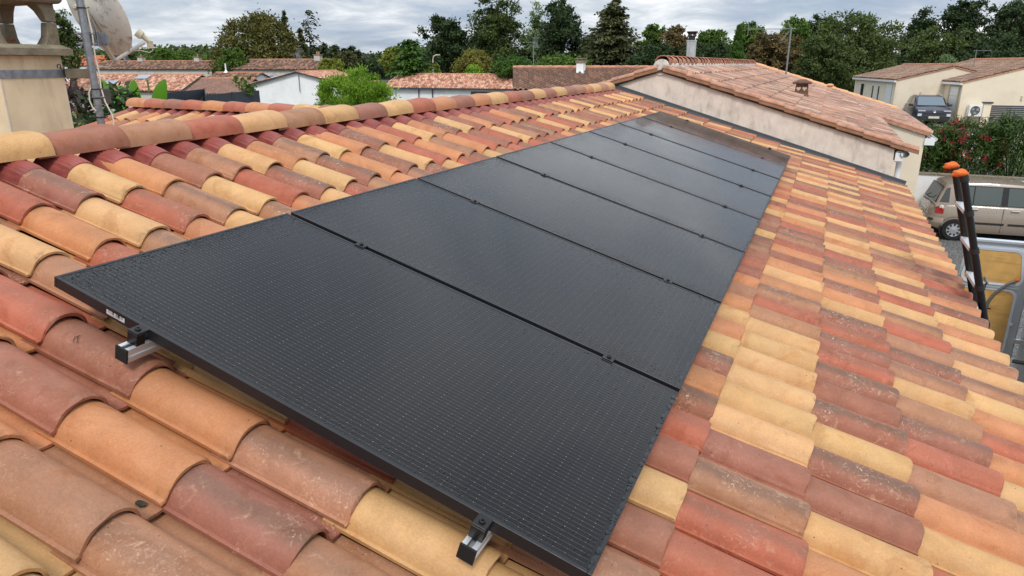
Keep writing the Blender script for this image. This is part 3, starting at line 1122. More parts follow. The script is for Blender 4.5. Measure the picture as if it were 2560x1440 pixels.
# ------------------------------------------------------------------ mounting rails and clamps
for v, lab in ((0.385, 'upper aluminium mounting rail with black end cap under the solar panels'), (1.515, 'lower aluminium mounting rail with black end cap under the solar panels')):
    t = thing('mounting_rail', lab, 'rail', group='rails under the solar panels')
    t.matrix_world = (lambda m: (setattr(m, 'translation', RP(0, v, -FH)), m)[1])(MAIN.to_4x4())
    L0, L1 = -0.075, 8 * STEP + 0.05
    rm = MB()
    W2, HH = 0.020, 0.042
    for (y0, y1, z0, z1) in ((-W2, -W2 + .004, -HH, 0), (W2 - .004, W2, -HH, 0), (-W2 + .004, W2 - .004, -HH, -HH + .004), (-W2 + .004, -.007, -.004, 0), (.007, W2 - .004, -.004, 0), (-W2 - .003, -W2, -.030, -.022), (W2, W2 + .003, -.030, -.022), (-W2 + .004, W2 - .004, -.022, -.019)):
        rm.box(((L0 + L1) / 2, (y0 + y1) / 2, (z0 + z1) / 2 - .001), (L1 - L0, y1 - y0, z1 - z0))
    rm.build('profile', alu, t)
    MB().box((L0 - .0035, 0, -HH / 2 - .001), (.006, 2 * W2 + .005, HH + .003)).build('end_cap', black_rubber, t, bevel=.001)
    MB().box((L1 + .0035, 0, -HH / 2 - .001), (.006, 2 * W2 + .005, HH + .003)).build('end_cap', black_rubber, t, bevel=.001)
    hk = MB()
    for k in range(9):
        u = 0.55 + k * 1.0
        hk.box((u, 0, -HH - .022), (.03, .034, .042))
    hk.build('roof_hooks', alu, t)


def clamp(u, v, end, label):
    t = thing('end_clamp' if end else 'mid_clamp', label, 'clamp', group='clamps holding the solar panels')
    mm = MAIN.to_4x4(); mm.translation = RP(u, v, 0)
    t.matrix_world = mm
    b = MB()
    if end:
        s = 1 if end > 0 else -1
        b.box((s * .0115, 0, .0035), (.043, .038, .005))
        b.box((s * .0185, 0, -.0185), (.029, .038, .037))
    else:
        b.box((0, 0, .0030), (.040, .044, .003))
        b.box((0, 0, -.017), (.012, .044, .036))
    b.build('clamp_body', black_paint, t, bevel=.0012)
    s_ = .014 * (end if end else 0)
    h = MB()
    h.lathe((s_, 0, .0052), (0, 0, 1), [(0.0, 0), (.0085, 0), (.0085, .004), (.0070, .0058), (.0042, .0058), (.0040, .0025), (.0, .0025)], 16)
    h.build('bolt', black_paint, t, smooth=True)


ROWN = ['upper', 'lower']
BETW = ['first and second', 'second and third', 'third and fourth', 'fourth and fifth', 'fifth and sixth', 'sixth and seventh', 'seventh and eighth']
for r, v in enumerate((0.385, 1.515)):
    clamp(-0.0145, v, -1, 'black end clamp on the near edge of the first panel, %s rail' % ROWN[r])
    for i in range(1, 8):
        clamp(i * STEP - GAP / 2, v, 0, 'black clamp in the gap between %s panels, %s rail' % (BETW[i - 1], ROWN[r]))
    clamp(7 * STEP + PWD + 0.0145, v, 1, 'black end clamp on the far edge of the last panel, %s rail' % ROWN[r])
# ------------------------------------------------------------------ chimney, strap, mast and satellite dish
ch = thing('chimney', 'cream rendered chimney with open concrete cap behind the ridge', 'chimney', (-2.625, 1.61, 3.6))
CX0, CX1, CY0, CY1 = -2.85, -2.40, 1.41, 1.80


def loc(o, root):
    o.matrix_parent_inverse = Matrix.Translation(-root.location)
    return o


m = MB().box(((CX0 + CX1) / 2, (CY0 + CY1) / 2, 4.13), (CX1 - CX0, CY1 - CY0, 1.07))
loc(m.build('shaft', render_cream, ch, bevel=.004), ch)
bead = MB()
for x, y in ((CX1, CY0), (CX1, CY1), (CX0, CY1)):
    bead.box((x - .001, y + (.001 if y == CY0 else -.001), 4.13), (.007, .007, 1.066))
loc(bead.build('corner_bead', pm('pale bead', lin(214, 204, 184), .8, .05, 10), ch), ch)
cap = MB()


def rect(x0, x1, y0, y1, z):
    return [(x0, y0, z), (x1, y0, z), (x1, y1, z), (x0, y1, z)]


def ring_slab(mb, x0, x1, y0, y1, z0, z1, w, flare=0.0):
    """square ring of four butted bars"""
    for a in ((x0, x1, y0, y0 + w), (x0, x1, y1 - w, y1), (x0, x0 + w, y0 + w, y1 - w), (x1 - w, x1, y0 + w, y1 - w)):
        mb.box(((a[0] + a[1]) / 2, (a[2] + a[3]) / 2, (z0 + z1) / 2), (a[1] - a[0], a[3] - a[2], z1 - z0))


ox, oy = .055, .055
ring_slab(cap, CX0 - ox, CX1 + ox, CY0 - oy, CY1 + oy, 4.665, 4.705, .13)
# sloping shoulders rising from the slab to the pillars
cap.loft([rect(CX0 - ox + .002, CX1 + ox - .002, CY0 - oy + .002, CY1 + oy - .002, 4.7045), rect(CX0 - .01, CX1 + .01, CY0 - .01, CY1 + .01, 4.728)], caps=False)
loc(cap.build('cap_base', concrete, ch), ch)
for (px_, sx) in ((CX0, 1), (CX1, -1)):
    for (py_, sy) in ((CY0, 1), (CY1, -1)):
        p = MB()

        def rr(a, b, z):
            xs = sorted((px_ - sx * .012, px_ + sx * a)); ys = sorted((py_ - sy * .012, py_ + sy * b))
            return rect(xs[0], xs[1], ys[0], ys[1], z)
        p.loft([rr(.085, .085, 4.722), rr(.06, .06, 4.775), rr(.05, .05, 4.858)])
        loc(p.build('pillar', concrete, ch, bevel=.004), ch)
        p = MB()
        p.loft([rr(.047, .047, 4.861), rr(.07, .07, 4.925), rr(.10, .10, 4.97)])
        loc(p.build('pillar', concrete, ch, bevel=.004), ch)
t = MB().loft([rect(CX0 - .035, CX1 + .035, CY0 - .035, CY1 + .035, 4.968), rect(CX0 - .05, CX1 + .05, CY0 - .05, CY1 + .05, 4.985), rect(CX0 - .05, CX1 + .05, CY0 - .05, CY1 + .05, 5.02), rect(CX0 + .15, CX1 - .15, CY0 + .15, CY1 - .15, 5.06)])
loc(t.build('cap_top', concrete, ch, bevel=.004), ch)
fl_ = MB().lathe((-2.68, 1.60, 4.6), (0, 0, 1), [(.10, 0), (.105, .15), (.11, .155), (.11, .165), (.085, .165), (.085, 0)], 18)
loc(fl_.build('flue_pot', pm('rusty flue', lin(148, 104, 78), .9, .3, 14), ch, smooth=True), ch)

strap = thing('chimney_strap', 'galvanised steel strap with hook round the chimney', 'strap', (-2.4, 1.6, 4.555))
s = MB()
z0, z1 = 4.532, 4.580
for a in ((CX1 + .001, CX1 + .005, CY0 - .004, CY1 + .012), (CX0 - .005, CX1 + .005, CY0 - .008, CY0 - .0045), (CX0 - .005, CX1 + .005, CY1 + .0125, CY1 + .016)):
    s.box(((a[0] + a[1]) / 2, (a[2] + a[3]) / 2, (z0 + z1) / 2), (a[1] - a[0], a[3] - a[2], z1 - z0))
loc(s.build('band', zinc_light, strap), strap)
e = MB()
pts = [(CX1 + .018, CY1 - .03 + .012 * math.cos(a), 4.60 + .012 * math.sin(a)) for a in [rad(-70 + 30 * i) for i in range(11)]]
e.tube(pts, .003, 6)
e.tube([(CX1 + .018, CY1 - .028, 4.588), (CX1 + .012, CY1 + .01, 4.583)], .003, 6)
loc(e.build('eye_hook', pm('rusty iron', lin(70, 58, 50), .8, .3, 30), strap), strap)

wood = MB().box((-2.335, 1.866, 4.555), (.06, .15, .060), Matrix.Rotation(rad(-52), 3, 'Z')).build('timber_spacer', wood_old, None, bevel=.003)
tag(wood, 'weathered grey timber block between the chimney strap and the mast', 'wood block')
MX, MY = -2.232, 1.878
mast = thing('antenna_mast', 'galvanised steel pole strapped to the chimney, carrying the dish', 'mast', (MX, MY, 3.75))
lean = Vector((-.004, .004, 0))
loc(MB().cyl((MX, MY, 3.75), (MX + lean.x, MY + lean.y, 5.75), .0225, n=20).build('pole', zinc_light, mast, smooth=True), mast)
for z in (4.945, 4.46, 4.405, 4.285):
    q = MB().lathe((MX, MY, z), (0, 0, 1), [(.0235, -.0035), (.0262, -.003), (.0262, .003), (.0235, .0035)], 16)
    q.tube([(MX + .014, MY + .022, z), (MX + .03, MY + .034, z + .004)], .0026, 5)
    loc(q.build('cable_tie', black_rubber, mast), mast)
cab = MB().tube([(MX + .012, MY + .022, 5.2), (MX + .016, MY + .027, 4.9), (MX + .02, MY + .032, 4.80), (MX + .012, MY + .03, 4.66), (MX + .018, MY + .034, 4.56), (MX + .016, MY + .030, 4.47), (MX + .024, MY + .036, 4.38), (MX + .05, MY + .05, 4.30), (MX + .055, MY + .05, 4.255), (MX + .05, MY + .045, 4.23)], .0046, 7)
loc(cab.build('coaxial_cable', cable_white, mast, smooth=True), mast)
cab = MB().tube([(MX - .01, MY - .02, 4.47), (MX - .02, MY - .032, 4.44), (MX - .022, MY - .036, 4.39), (MX - .012, MY - .03, 4.345), (MX + .0, MY - .02, 4.325)], .0042, 7)
loc(cab.build('coaxial_cable', cable_white, mast, smooth=True), mast)
bx_ = thing('flat_antenna', 'dark grey flat box fixed behind the steel pole', 'antenna', (-2.45, 2.09, 4.31))
q = MB().box((-2.465, 2.10, 4.405), (.05, .10, .105), Matrix.Rotation(rad(20), 3, 'Z'))
loc(q.build('housing', pm('grey box plastic', lin(82, 80, 76), .6, .15, 10), bx_, bevel=.008), bx_)
loc(MB().cyl((MX, MY, 4.40), (-2.45, 2.09, 4.40), .009, n=8).build('arm', zinc_light, bx_), bx_)

# dish
dc = Vector((-2.53, 2.215, 4.945))
dn = Vector((0.02, 0.90, 0.36)).normalized()       # facing direction
dx = dn.cross(Vector((0, 0, 1))).normalized()
dz = dx.cross(dn).normalized()
dish = thing('satellite_dish', 'weather-stained cream satellite dish seen from behind, beside the chimney', 'satellite dish', dc)
DM = Matrix((dx, dn, dz)).transposed()
vs, fs = [], []
nr, na = 9, 40
RXX, RZZ = .262, .292
for shell in (0, 1):
    for j in range(nr + 1):
        for i in range(na):
            a = 2 * math.pi * i / na
            r = j / nr
            y = -.055 * (1 - r * r) - (.004 if shell else 0)
            vs.append(dc + DM @ Vector((RXX * r * math.cos(a), y, RZZ * r * math.sin(a))))
n1_ = (nr + 1) * na
for shell in (0, 1):
    for j in range(nr):
        for i in range(na):
            a = shell * n1_ + j * na + i
            b = shell * n1_ + j * na + (i + 1) % na
            fs.append((a, b, b + na, a + na))
for i in range(na):
    a, b = nr * na + i, nr * na + (i + 1) % na
    fs.append((a, b, b + n1_, a + n1_))
loc(MB().add(vs, fs).build('reflector', dish_mat, dish, smooth=True), dish)


def DP(x, y, z):
    return dc + DM @ Vector((x, y, z))


rim = MB().tube([DP(RXX * math.cos(a), 0, RZZ * math.sin(a)) for a in [2 * math.pi * i / 40 for i in range(41)]], .004, 6, caps=False)
loc(rim.build('rim', dish_mat, dish, smooth=True), dish)
hub = MB()
hub.prism([DP(-.030, -.066, .06), DP(.006, -.066, .06), DP(.018, -.050, -.30), DP(-.022, -.050, -.30)], DM @ Vector((0, -.018, 0)))
hub.box(DP(-.035, -.082, .065), (.075, .035, .035), DM)
hub.cyl(DP(-.075, -.09, .065), DP(.02, -.09, .065), .014, n=12)
hub.cyl(DP(-.01, -.10, -.12), DP(.03, -.10, -.12), .011, n=12)
loc(hub.build('mounting_arm', cast_cream, dish, bevel=.002), dish)
br = MB()
bp = Vector((MX + .025, MY + .03, 4.765))
bd = (DP(-.02, -.085, -.02) - bp)
bl = bd.normalized()
side = bl.cross(Vector((0, 0, 1))).normalized()
for (off) in (-.022, .022):
    c0 = bp + side * off
    c1 = DP(-.02, -.085, -.02) + side * off
    br.prism([c0 + Vector((0, 0, .042)), c1 + Vector((0, 0, .045)), c1 + bl * .03 + Vector((0, 0, -.005)), c1 + Vector((0, 0, -.05)), c0 + Vector((0, 0, -.042))], side * .003)
for dzz in (-.03, .03):
    br.tube([bp + Vector((-.09, -.055, dzz)), bp + Vector((.01, .01, dzz))], .0045, 6)
    br.cyl(bp + Vector((-.07, -.05, dzz)), bp + Vector((-.02, -.015, dzz)), .009, n=6)
rp_ = Matrix.Rotation(rad(48), 3, 'Z')
br.box((-2.345, 2.035, 4.768), (.11, .004, .085), rp_)
br.box((-2.30, 2.07, 4.768), (.03, .004, .05), rp_)
loc(br.build('bracket', zinc_light, dish), dish)
lb = Vector((-2.455, 2.235, 4.640))
lt = Vector((-2.385, 2.425, 4.760))
ar = MB().tube([DP(0, -.055, -.305), lb, lt], .0125, 8)
loc(ar.build('feed_arm', pm('pale painted steel', lin(198, 198, 192), .45, .08, 10), dish, smooth=True), dish)
fd = MB()
la = (dc - DM @ Vector((0, -.03, .0)) - lt).normalized()
lc = lt + Vector((0, 0, .035))
fd.lathe(lc, la, [(0, -.05), (.018, -.05), (.018, .0), (.024, .01), (.030, .015), (.030, .05), (.026, .052), (.022, .046), (.018, .035), (0, .03)], 18)
fd.box(lc - la * .045 + Vector((0, 0, -.022)), (.03, .03, .045))
loc(fd.build('receiver_head', cast_cream, dish, smooth=True), dish)
cb_ = MB().tube([lc - la * .05, lc - la * .06 + Vector((0, 0, -.05)), lc - la * .03 + Vector((0, 0, -.085)), lt * .8 + lb * .2 + Vector((0, 0, -.03)), lt * .62 + lb * .38 + Vector((0, 0, -.014))], .0036, 6)
loc(cb_.build('coaxial_cable', cable_white, dish, smooth=True), dish)
cb_ = MB().tube([DP(0, -.06, -.31), DP(-.03, -.10, -.34), Vector((MX + .03, MY + .03, 4.60)), Vector((MX + .018, MY + .034, 4.575))], .0036, 6)
loc(cb_.build('coaxial_cable', cable_white, dish, smooth=True), dish)

# ------------------------------------------------------------------ generic roofs and houses
def arch_mesh(name, pu, pv, n=5, h=0.06, pan=0.3):
    vs, fs = [], []
    xs = [(-.5 + i / n * (1 - pan)) * pu for i in range(n + 1)]
    zs = [h * math.sin(math.pi * i / n) ** .8 if 0 < i < n else 0.0 for i in range(n + 1)]
    xs.append(.5 * pu); zs.append(0.0)
    k = len(xs)
    lift = .02
    for y, l in ((0, lift), (pv * 1.02, 0.0)):
        vs += [(x, y, z + l) for x, z in zip(xs, zs)]
    for i in range(k - 1):
        fs.append((i, i + 1, k + i + 1, k + i))
    b = len(vs)
    vs += [(x, 0, z + lift - .018) for x, z in zip(xs, zs)]
    for i in range(k - 1):
        fs.append((b + i, b + i + 1, i + 1, i))
    me = bpy.data.meshes.new(name)
    me.from_pydata(vs, [], fs)
    at = me.attributes.new('tloc', 'FLOAT_VECTOR', 'POINT')
    at.data.foreach_set('vector', np.array([[.42 + v.co.x / pu, .5, 0] for v in me.vertices], dtype=np.float32).ravel())
    return me


def basis_from(u, up):
    u = Vector(u).normalized()
    up = Vector(up).normalized()
    return Matrix((u, up, u.cross(up))).transposed()


def far_roof(root, name, corner, u, up, L, S, pu, pv, pal, mat, keep=None, shade=.12):
    """one slope: corner = low corner, u along the eave, up the slope"""
    am = arch_mesh('arch', pu, pv)
    B = basis_from(u, up)
    u, up = Vector(u).normalized(), Vector(up).normalized()
    items = []
    nu, nv = max(1, round(L / pu)), max(1, round(S / pv))
    for i in range(nu):
        for k in range(nv):
            p = Vector(corner) + u * ((i + .5) * L / nu) + up * (k * S / nv)
            if keep and not keep(i / nu, k / nv):
                continue
            c = random.choice(pal)
            q = 1 + random.uniform(-shade, shade)
            mm = B.to_4x4() @ Matrix.Diagonal((L / nu / pu, S / nv / pv, 1, 1))
            mm.translation = p
            items.append((am, mm, (c[0] * q, c[1] * q, c[2] * q, 0.15)))
    o = join_meshes(name, items, mat, root)
    o.matrix_parent_inverse = root.matrix_world.inverted()
    return o


def gable_house(name, label, A, ang, L, W, eave, ridge, base, wallm, pal, pu=.25, pv=.40, gablem=None, over=.25, roofmat=None, hip=False, cat='house', fascia=None):
    """A = ground corner; ang = direction of the ridge (degrees from +X); length L along it, width W to its left"""
    a = rad(ang)
    d = Vector((math.cos(a), math.sin(a), 0)); n = Vector((-d.y, d.x, 0))
    A = Vector((A[0], A[1], base))
    root = thing(name, label, cat, A)
    bpy.context.view_layer.update()
    g = MB()
    z1, z2 = eave - base, ridge - base
    prof = [Vector((0, 0, 0)), n * W, n * W + Vector((0, 0, z1)), n * (W / 2) + Vector((0, 0, z2 - .03)), Vector((0, 0, z1))]
    g.prism(prof, d * L)
    g.build('wall', wallm, root)
    if gablem:
        for s, off in ((-.006, 0), (.006, L)):
            q = MB().prism([p + d * (off + (s if s < 0 else 0)) for p in prof], d * .006)
            q.build('gable_end', gablem, root)
    roofmat = roofmat or M_ROOF_FAR
    S = math.hypot(W / 2, z2 - z1)
    for side in (0, 1):
        up = (n * (W / 2) + Vector((0, 0, z2 - z1))).normalized() if side == 0 else (-n * (W / 2) + Vector((0, 0, z2 - z1))).normalized()
        u = d if side == 0 else -d
        c = (A + Vector((0, 0, z1)) - d * over) if side == 0 else (A + n * W + Vector((0, 0, z1)) + d * (L + over))
        c = c - up * over + Vector((0, 0, .03))
        far_roof(root, 'roof_tiles', c, u, up, L + 2 * over, S + over, pu, pv, pal, roofmat)
        dk = MB().prism([c - A - Vector((0, 0, .02)), c - A + u * (L + 2 * over) - Vector((0, 0, .02)), c - A + u * (L + 2 * over) + up * (S + over) - Vector((0, 0, .02)), c - A + up * (S + over) - Vector((0, 0, .02))], (0, 0, -.06))
        dk.build('roof_deck', deck_m, root)
    rc = MB()
    k = max(2, int(L / .42))
    top = n * (W / 2) + Vector((0, 0, z2 + .05))
    for i in range(k):
        p0 = top + d * (-over + (L + 2 * over) * i / k)
        p1 = top + d * (-over + (L + 2 * over) * (i + 1.12) / k)
        rc.cyl(p0, p1, .085, .11, 8, caps=True)
    ro = rc.build('ridge_tiles', ROOFRIDGE, root, smooth=True)
    ro['kind'] = 'stuff'
    return root, A, d, n


ROOFRIDGE = pm('terracotta ridge', lin(186, 130, 104), .85, .3, 5)
PINKPAL = [lin(200, 148, 124), lin(212, 166, 142), lin(184, 126, 104), lin(222, 186, 162), lin(156, 110, 92)]
DARKPAL = [lin(112, 84, 70), lin(92, 70, 60), lin(140, 104, 84), lin(78, 62, 54), lin(160, 124, 104)]
BROWNPAL = [lin(122, 88, 70), lin(108, 80, 64), lin(134, 98, 78), lin(98, 72, 58)]
ORANGEPAL = [lin(190, 106, 72), lin(202, 120, 84), lin(176, 96, 66)]
TANPAL = [lin(150, 124, 106), lin(138, 112, 96), lin(164, 138, 118), lin(124, 102, 88)]


def win(root, p, d, w, h, frame=.05, depth=.08, mat=None, fmat=None, shutters=None, name='window', out=None):
    """window on a wall: p = lower left corner in root space, d = unit direction along the wall, out = outward normal"""
    d = Vector(d).normalized()
    out = Vector(out).normalized()
    Z = Vector((0, 0, 1))
    p = Vector(p)
    fr = MB()

    def bar_(a, b, c, e):
        q = p + d * a + Z * c
        fr.prism([q, q + d * (b - a), q + d * (b - a) + Z * (e - c), q + Z * (e - c)], out * .03)
    bar_(0, w, 0, frame); bar_(0, w, h - frame, h); bar_(0, frame, frame, h - frame); bar_(w - frame, w, frame, h - frame)
    f = fr.build(name, fmat or white_pvc, root)
    gp = p + d * frame + Z * frame + out * .008
    g = MB().prism([gp, gp + d * (w - 2 * frame), gp + d * (w - 2 * frame) + Z * (h - 2 * frame), gp + Z * (h - 2 * frame)], out * .006)
    g.build('pane', mat or dark_glass, f)
    if shutters:
        for s in (-1, 1):
            q = p + out * .004 + d * (-w * .52 if s < 0 else w + .02)
            MB().prism([q, q + d * (w * .5), q + d * (w * .5) + Z * h, q + Z * h], out * .04).build('shutter', shutters, root)
    return f
# ------------------------------------------------------------------ neighbour's house built against ours
NY0, NY1, NYX = 10.60, 25.5, 17.3
NRX, NRZ = -0.50, 4.58
NS = math.tan(rad(16.9))
nb = thing('neighbour_house', 'long neighbouring house with stained beige gable wall and faded pink tiles', 'house', (1.4, 10.6, 0))
bpy.context.view_layer.update()


def nz(x):
    return NRZ - abs(x - NRX) * NS


def npart(mb, name, mat, **kw):
    o = mb.build(name, mat, nb, **kw)
    o.matrix_parent_inverse = Matrix.Translation(-nb.location)
    return o


XL, XR, XE = -5.2, 3.06, 4.18
TD = .10       # wall top below roof plane
npart(MB().prism([(XL, NY0, 0), (XR, NY0, 0), (XR, NY0, nz(XR) - TD + .04), (NRX, NY0, NRZ - TD + .04), (XL, NY0, nz(XL) - TD + .04)], (0, .3, 0)), 'gable_wall', render_old)
npart(MB().box((XR - .15, (NY0 + NYX) / 2 + .15, (nz(XR) - TD) / 2), (.3, NYX - NY0 - .3, nz(XR) - TD - .03)), 'wall', render_new)
npart(MB().prism([(XR - .3, NYX, 0), (XE, NYX, 0), (XE, NYX, nz(XE) - TD), (XR - .3, NYX, nz(XR - .3) - TD)], (0, .25, 0)), 'wall', render_new)
npart(MB().box((XE - .15, (NYX + NY1) / 2 + .12, (nz(XE) - TD) / 2), (.3, NY1 - NYX - .25, nz(XE) - TD - .03)), 'wall', render_new)
npart(MB().prism([(XL, NY1, 0), (XE, NY1, 0), (XE, NY1, nz(XE) - TD), (NRX, NY1, NRZ - TD), (XL, NY1, nz(XL) - TD)], (0, .25, 0)), 'gable_wall', render_new)
# decks
dk = MB()
dk.prism([(NRX, NY0 - .04, NRZ - .055), (XR + .12, NY0 - .04, nz(XR + .12) - .055), (XR + .12, NY1, nz(XR + .12) - .055), (NRX, NY1, NRZ - .055)], (0, 0, -.035))
dk.prism([(XR + .12, NYX - .04, nz(XR + .12) - .055), (XE + .12, NYX - .04, nz(XE + .12) - .055), (XE + .12, NY1, nz(XE + .12) - .055), (XR + .12, NY1, nz(XR + .12) - .055)], (0, 0, -.035))
dk.prism([(NRX, NY0 - .04, NRZ - .055), (NRX, NY1, NRZ - .055), (XL, NY1, nz(XL) - .055), (XL, NY0 - .04, nz(XL) - .055)], (0, 0, -.035))
npart(dk, 'roof_deck', deck_m)

NTH = rad(16.9)
NB_ = Matrix(((0, -math.cos(NTH), math.sin(NTH)), (1, 0, 0), (0, math.sin(NTH), math.cos(NTH))))
PK = [(0.48, 0.270, 0.195, .1), (0.54, 0.330, 0.250, .1), (0.44, 0.235, 0.165, .1), (0.58, 0.400, 0.320, .1), (0.38, 0.230, 0.175, .1)]
OLD_TILE = tile_mesh('old_tile', 7, 0.50, False, thick=.014, scale=1.0)
OLD_TILE.materials.append(M_TILE_OLD)
NPU, NPV = 0.2185, 0.41
can = []
yy = NY0 - .02
iy = 0
while yy < NY1 - .2:
    for k in range(0, 12):
        sdist = 0.12 + k * NPV                  # distance of the low end below the ridge
        low = sdist + NPV * .98
        x = NRX + low * math.cos(NTH)
        if x > XE + .2 or (x > XR + .2 and yy < NYX - .05):
            continue
        if x < NRX:
            continue
        p = Vector((x, yy, NRZ - low * math.sin(NTH) - .045))
        d, vis = depth_of(p)
        mm = NB_.to_4x4() @ Matrix.Rotation(-.055 + random.gauss(0, .006), 4, 'X') @ Matrix.Rotation(random.gauss(0, .008), 4, 'Z')
        mm.translation = p + Vector((0, 0, .026 + random.gauss(0, .002)))
        can.append((1 / d if vis else 0, mm, jitter(random.choice(PK), .12)))
    yy += NPU
    iy += 1
can.sort(key=lambda t: -t[0])
rest = []
for j, (s, mm, c) in enumerate(can):
    if j < 295 and s > 0:
        o = bpy.data.objects.new('roof_tile', OLD_TILE)
        o.color = c
        o.matrix_world = mm
        link(o, nb)
        o.matrix_parent_inverse = Matrix.Translation(-nb.location)
    else:
        rest.append((OLD_TILE, mm, c))
for i in range(int((NY1 - NY0) / NPU)):
    for k in range(9):
        low = .2 + (k + 1) * NPV
        mm = Matrix(((0, math.cos(NTH), -math.sin(NTH)), (-1, 0, 0), (0, math.sin(NTH), math.cos(NTH)))).to_4x4() @ Matrix.Rotation(-.03, 4, 'X')
        mm.translation = (NRX - low * math.cos(NTH), NY0 + .2 + i * NPU, NRZ - low * math.sin(NTH) - .03)
        rest.append((OLD_TILE, mm, jitter(random.choice(PK), .12)))
o = join_meshes('roof_tiles_further_off', rest, M_TILE_OLDJ, nb)
o.matrix_parent_inverse = Matrix.Translation(-nb.location)

# stepped terracotta verge pieces along both gables
verge_m = pm('terracotta verge', lin(184, 136, 112), .85, .22, 9, .3, 60, stain=lin(112, 98, 88), stain_amt=.85, stain_scale=5)
verge_face = pm('brown verge face', lin(152, 112, 86), .85, .2, 9)
verge_new = pm('orange verge', lin(216, 162, 118), .8, .15, 8)


def verge(y, mat, sgn, x_end, flip=1, ww=.075, hh=.052, up=0.0, fr=.055):
    k = 0
    while True:
        s0 = .05 + k * .40
        xa = NRX + flip * s0 * math.cos(NTH)
        xb = NRX + flip * (s0 + .40) * math.cos(NTH)
        if flip * (xb - NRX) > x_end:
            break
        za, zb = nz(xa) - .012 + up, nz(xb) + .006 + up
        q = MB()
        q.prism([(xa, y, za), (xb, y, zb), (xb, y, zb - fr), (xa, y, za - fr)], (0, sgn * .022, 0))
        # rounded top roll of the verge piece
        rr_ = []
        for (x, z) in ((xa, za), (xb, zb)):
            rr_.append([(x, y + sgn * (ww * 1.0 - .012 - ww * math.cos(a)), z + hh * math.sin(a)) for a in [math.pi * i / 7 for i in range(8)]])
        q.loft(rr_, close=False, caps=False)
        npart(q, 'verge_tile', mat, smooth=False)
        if mat is verge_m:
            npart(MB().prism([(xa, y - .003, za - .012), (xb, y - .003, zb - .012), (xb, y - .003, zb - fr - .004), (xa, y - .003, za - fr - .004)], (0, sgn * .002, 0)), 'verge_face', verge_face)
        k += 1


verge(NY0 - .062, verge_m, 1, 3.9)
verge(NY0 - .062, verge_m, 1, 4.6, -1)
verge(NY1 + .14, verge_new, -1, 4.85, 1, .16, .09, .03)
# extension verge
k = 0
for k in range(3):
    xa, xb = XR + .10 + k * .37, XR + .10 + (k + 1) * .37
    q = MB().prism([(xa, NYX - .06, nz(xa) - .01), (xb, NYX - .06, nz(xb) + .004), (xb, NYX - .06, nz(xb) - .085), (xa, NYX - .06, nz(xa) - .09)], (0, .022, 0))
    q.loft([[(x, NYX - .04 + .05 - .075 * math.cos(a), z + .05 * math.sin(a)) for a in [math.pi * i / 7 for i in range(8)]] for x, z in ((xa, nz(xa) - .01), (xb, nz(xb)))], close=False, caps=False)
    npart(q, 'verge_tile', verge_m)
# mortar-bedded ridge
mort = pm('white mortar', lin(216, 210, 202), .95, .15, 12, .6, 40, stain=lin(120, 112, 104), stain_amt=.6, stain_scale=8)
npart(MB().cyl((NRX, NY0 - .02, NRZ - .015), (NRX, NY1 - .6, NRZ - .015), .125, n=16), 'ridge_mortar', mort)
RC = cap_mesh('old_ridge_tile', .44, .105, .125, .10, .115)
RC.materials.clear(); RC.materials.append(M_TILE_OLD)
n_caps = 36
for i in range(n_caps):
    o = bpy.data.objects.new('ridge_tile', RC)
    c = random.choice([(0.50, .20, .12, .2), (.56, .27, .17, .2), (.47, .18, .11, .2)])
    o.color = jitter(c, .1)
    mm = Matrix.Rotation(rad(-90) + random.gauss(0, .01), 4, 'Z') @ Matrix.Rotation(rad(-3), 4, 'Y')
    mm.translation = (NRX, NY0 + .06 + .44 + i * .405, NRZ + .035)
    o.matrix_world = mm
    link(o, nb)
    o.matrix_parent_inverse = Matrix.Translation(-nb.location)
# eaves: fascia, gutter end, downpipe
npart(MB().box((XR + .045, (NY0 + NYX) / 2, nz(XR + .1) - .17), (.03, NYX - NY0, .16)), 'fascia', white_pvc)
npart(MB().box((XR + .07, NY0 + .0, nz(XR + .1) - .17), (.10, .06, .12)), 'fascia_end', white_pvc)
npart(MB().box((XE + .045, (NYX + NY1) / 2, nz(XE + .1) - .17), (.03, NY1 - NYX, .16)), 'fascia', white_pvc)
npart(MB().box((XE + .10, NYX - .02, nz(XE + .1) - .20), (.20, .07, .15)), 'fascia_end', white_pvc)
for yA, yB, xg in ((NY0 - .05, NYX - .02, XR + .14), (NYX - .05, NY1, XE + .19)):
    ring = [(.062 * math.cos(math.pi + math.pi * q / 8), .062 * math.sin(math.pi + math.pi * q / 8)) for q in range(9)]
    ring += [(x * .92, z * .92) for x, z in reversed(ring)]
    zg = nz(xg) - .10
    npart(MB().loft([[(xg + x, y, zg + z) for x, z in ring] for y in (yA, yB)]), 'gutter', zinc if xg < 3.5 else white_pvc)
npart(MB().cyl((XR + .10, NY0 + .16, 0), (XR + .10, NY0 + .16, nz(XR) - .28), .04, n=12), 'downpipe', white_pvc, smooth=True)

# things standing on that roof
vt = thing('roof_vent', 'brown terracotta vent with heart-shaped openings on the pink tile roof', 'roof vent', (1.52, 15.0, nz(1.52) - .03))
vm = pm('dark terracotta', lin(112, 82, 66), .9, .3, 10, .4, 50, stain=lin(66, 58, 50), stain_amt=.7, stain_scale=8)
b = MB()
b.loft([rect(-.16, .16, -.16, .16, 0), rect(-.13, .13, -.13, .13, .10), rect(-.115, .115, -.115, .115, .29)])
b.build('body', vm, vt, bevel=.006)
b = MB().loft([rect(-.18, .18, -.18, .18, .285), rect(-.19, .19, -.19, .19, .315), rect(-.06, .06, -.06, .06, .375)])
b.build('lid', vm, vt, bevel=.006)
heart = [(0, -.045), (.04, .0), (.042, .022), (.03, .035), (.012, .033), (0, .02), (-.012, .033), (-.03, .035), (-.042, .022), (-.04, 0)]
inner = pm('pale interior', lin(206, 178, 158), .9, .1, 10)
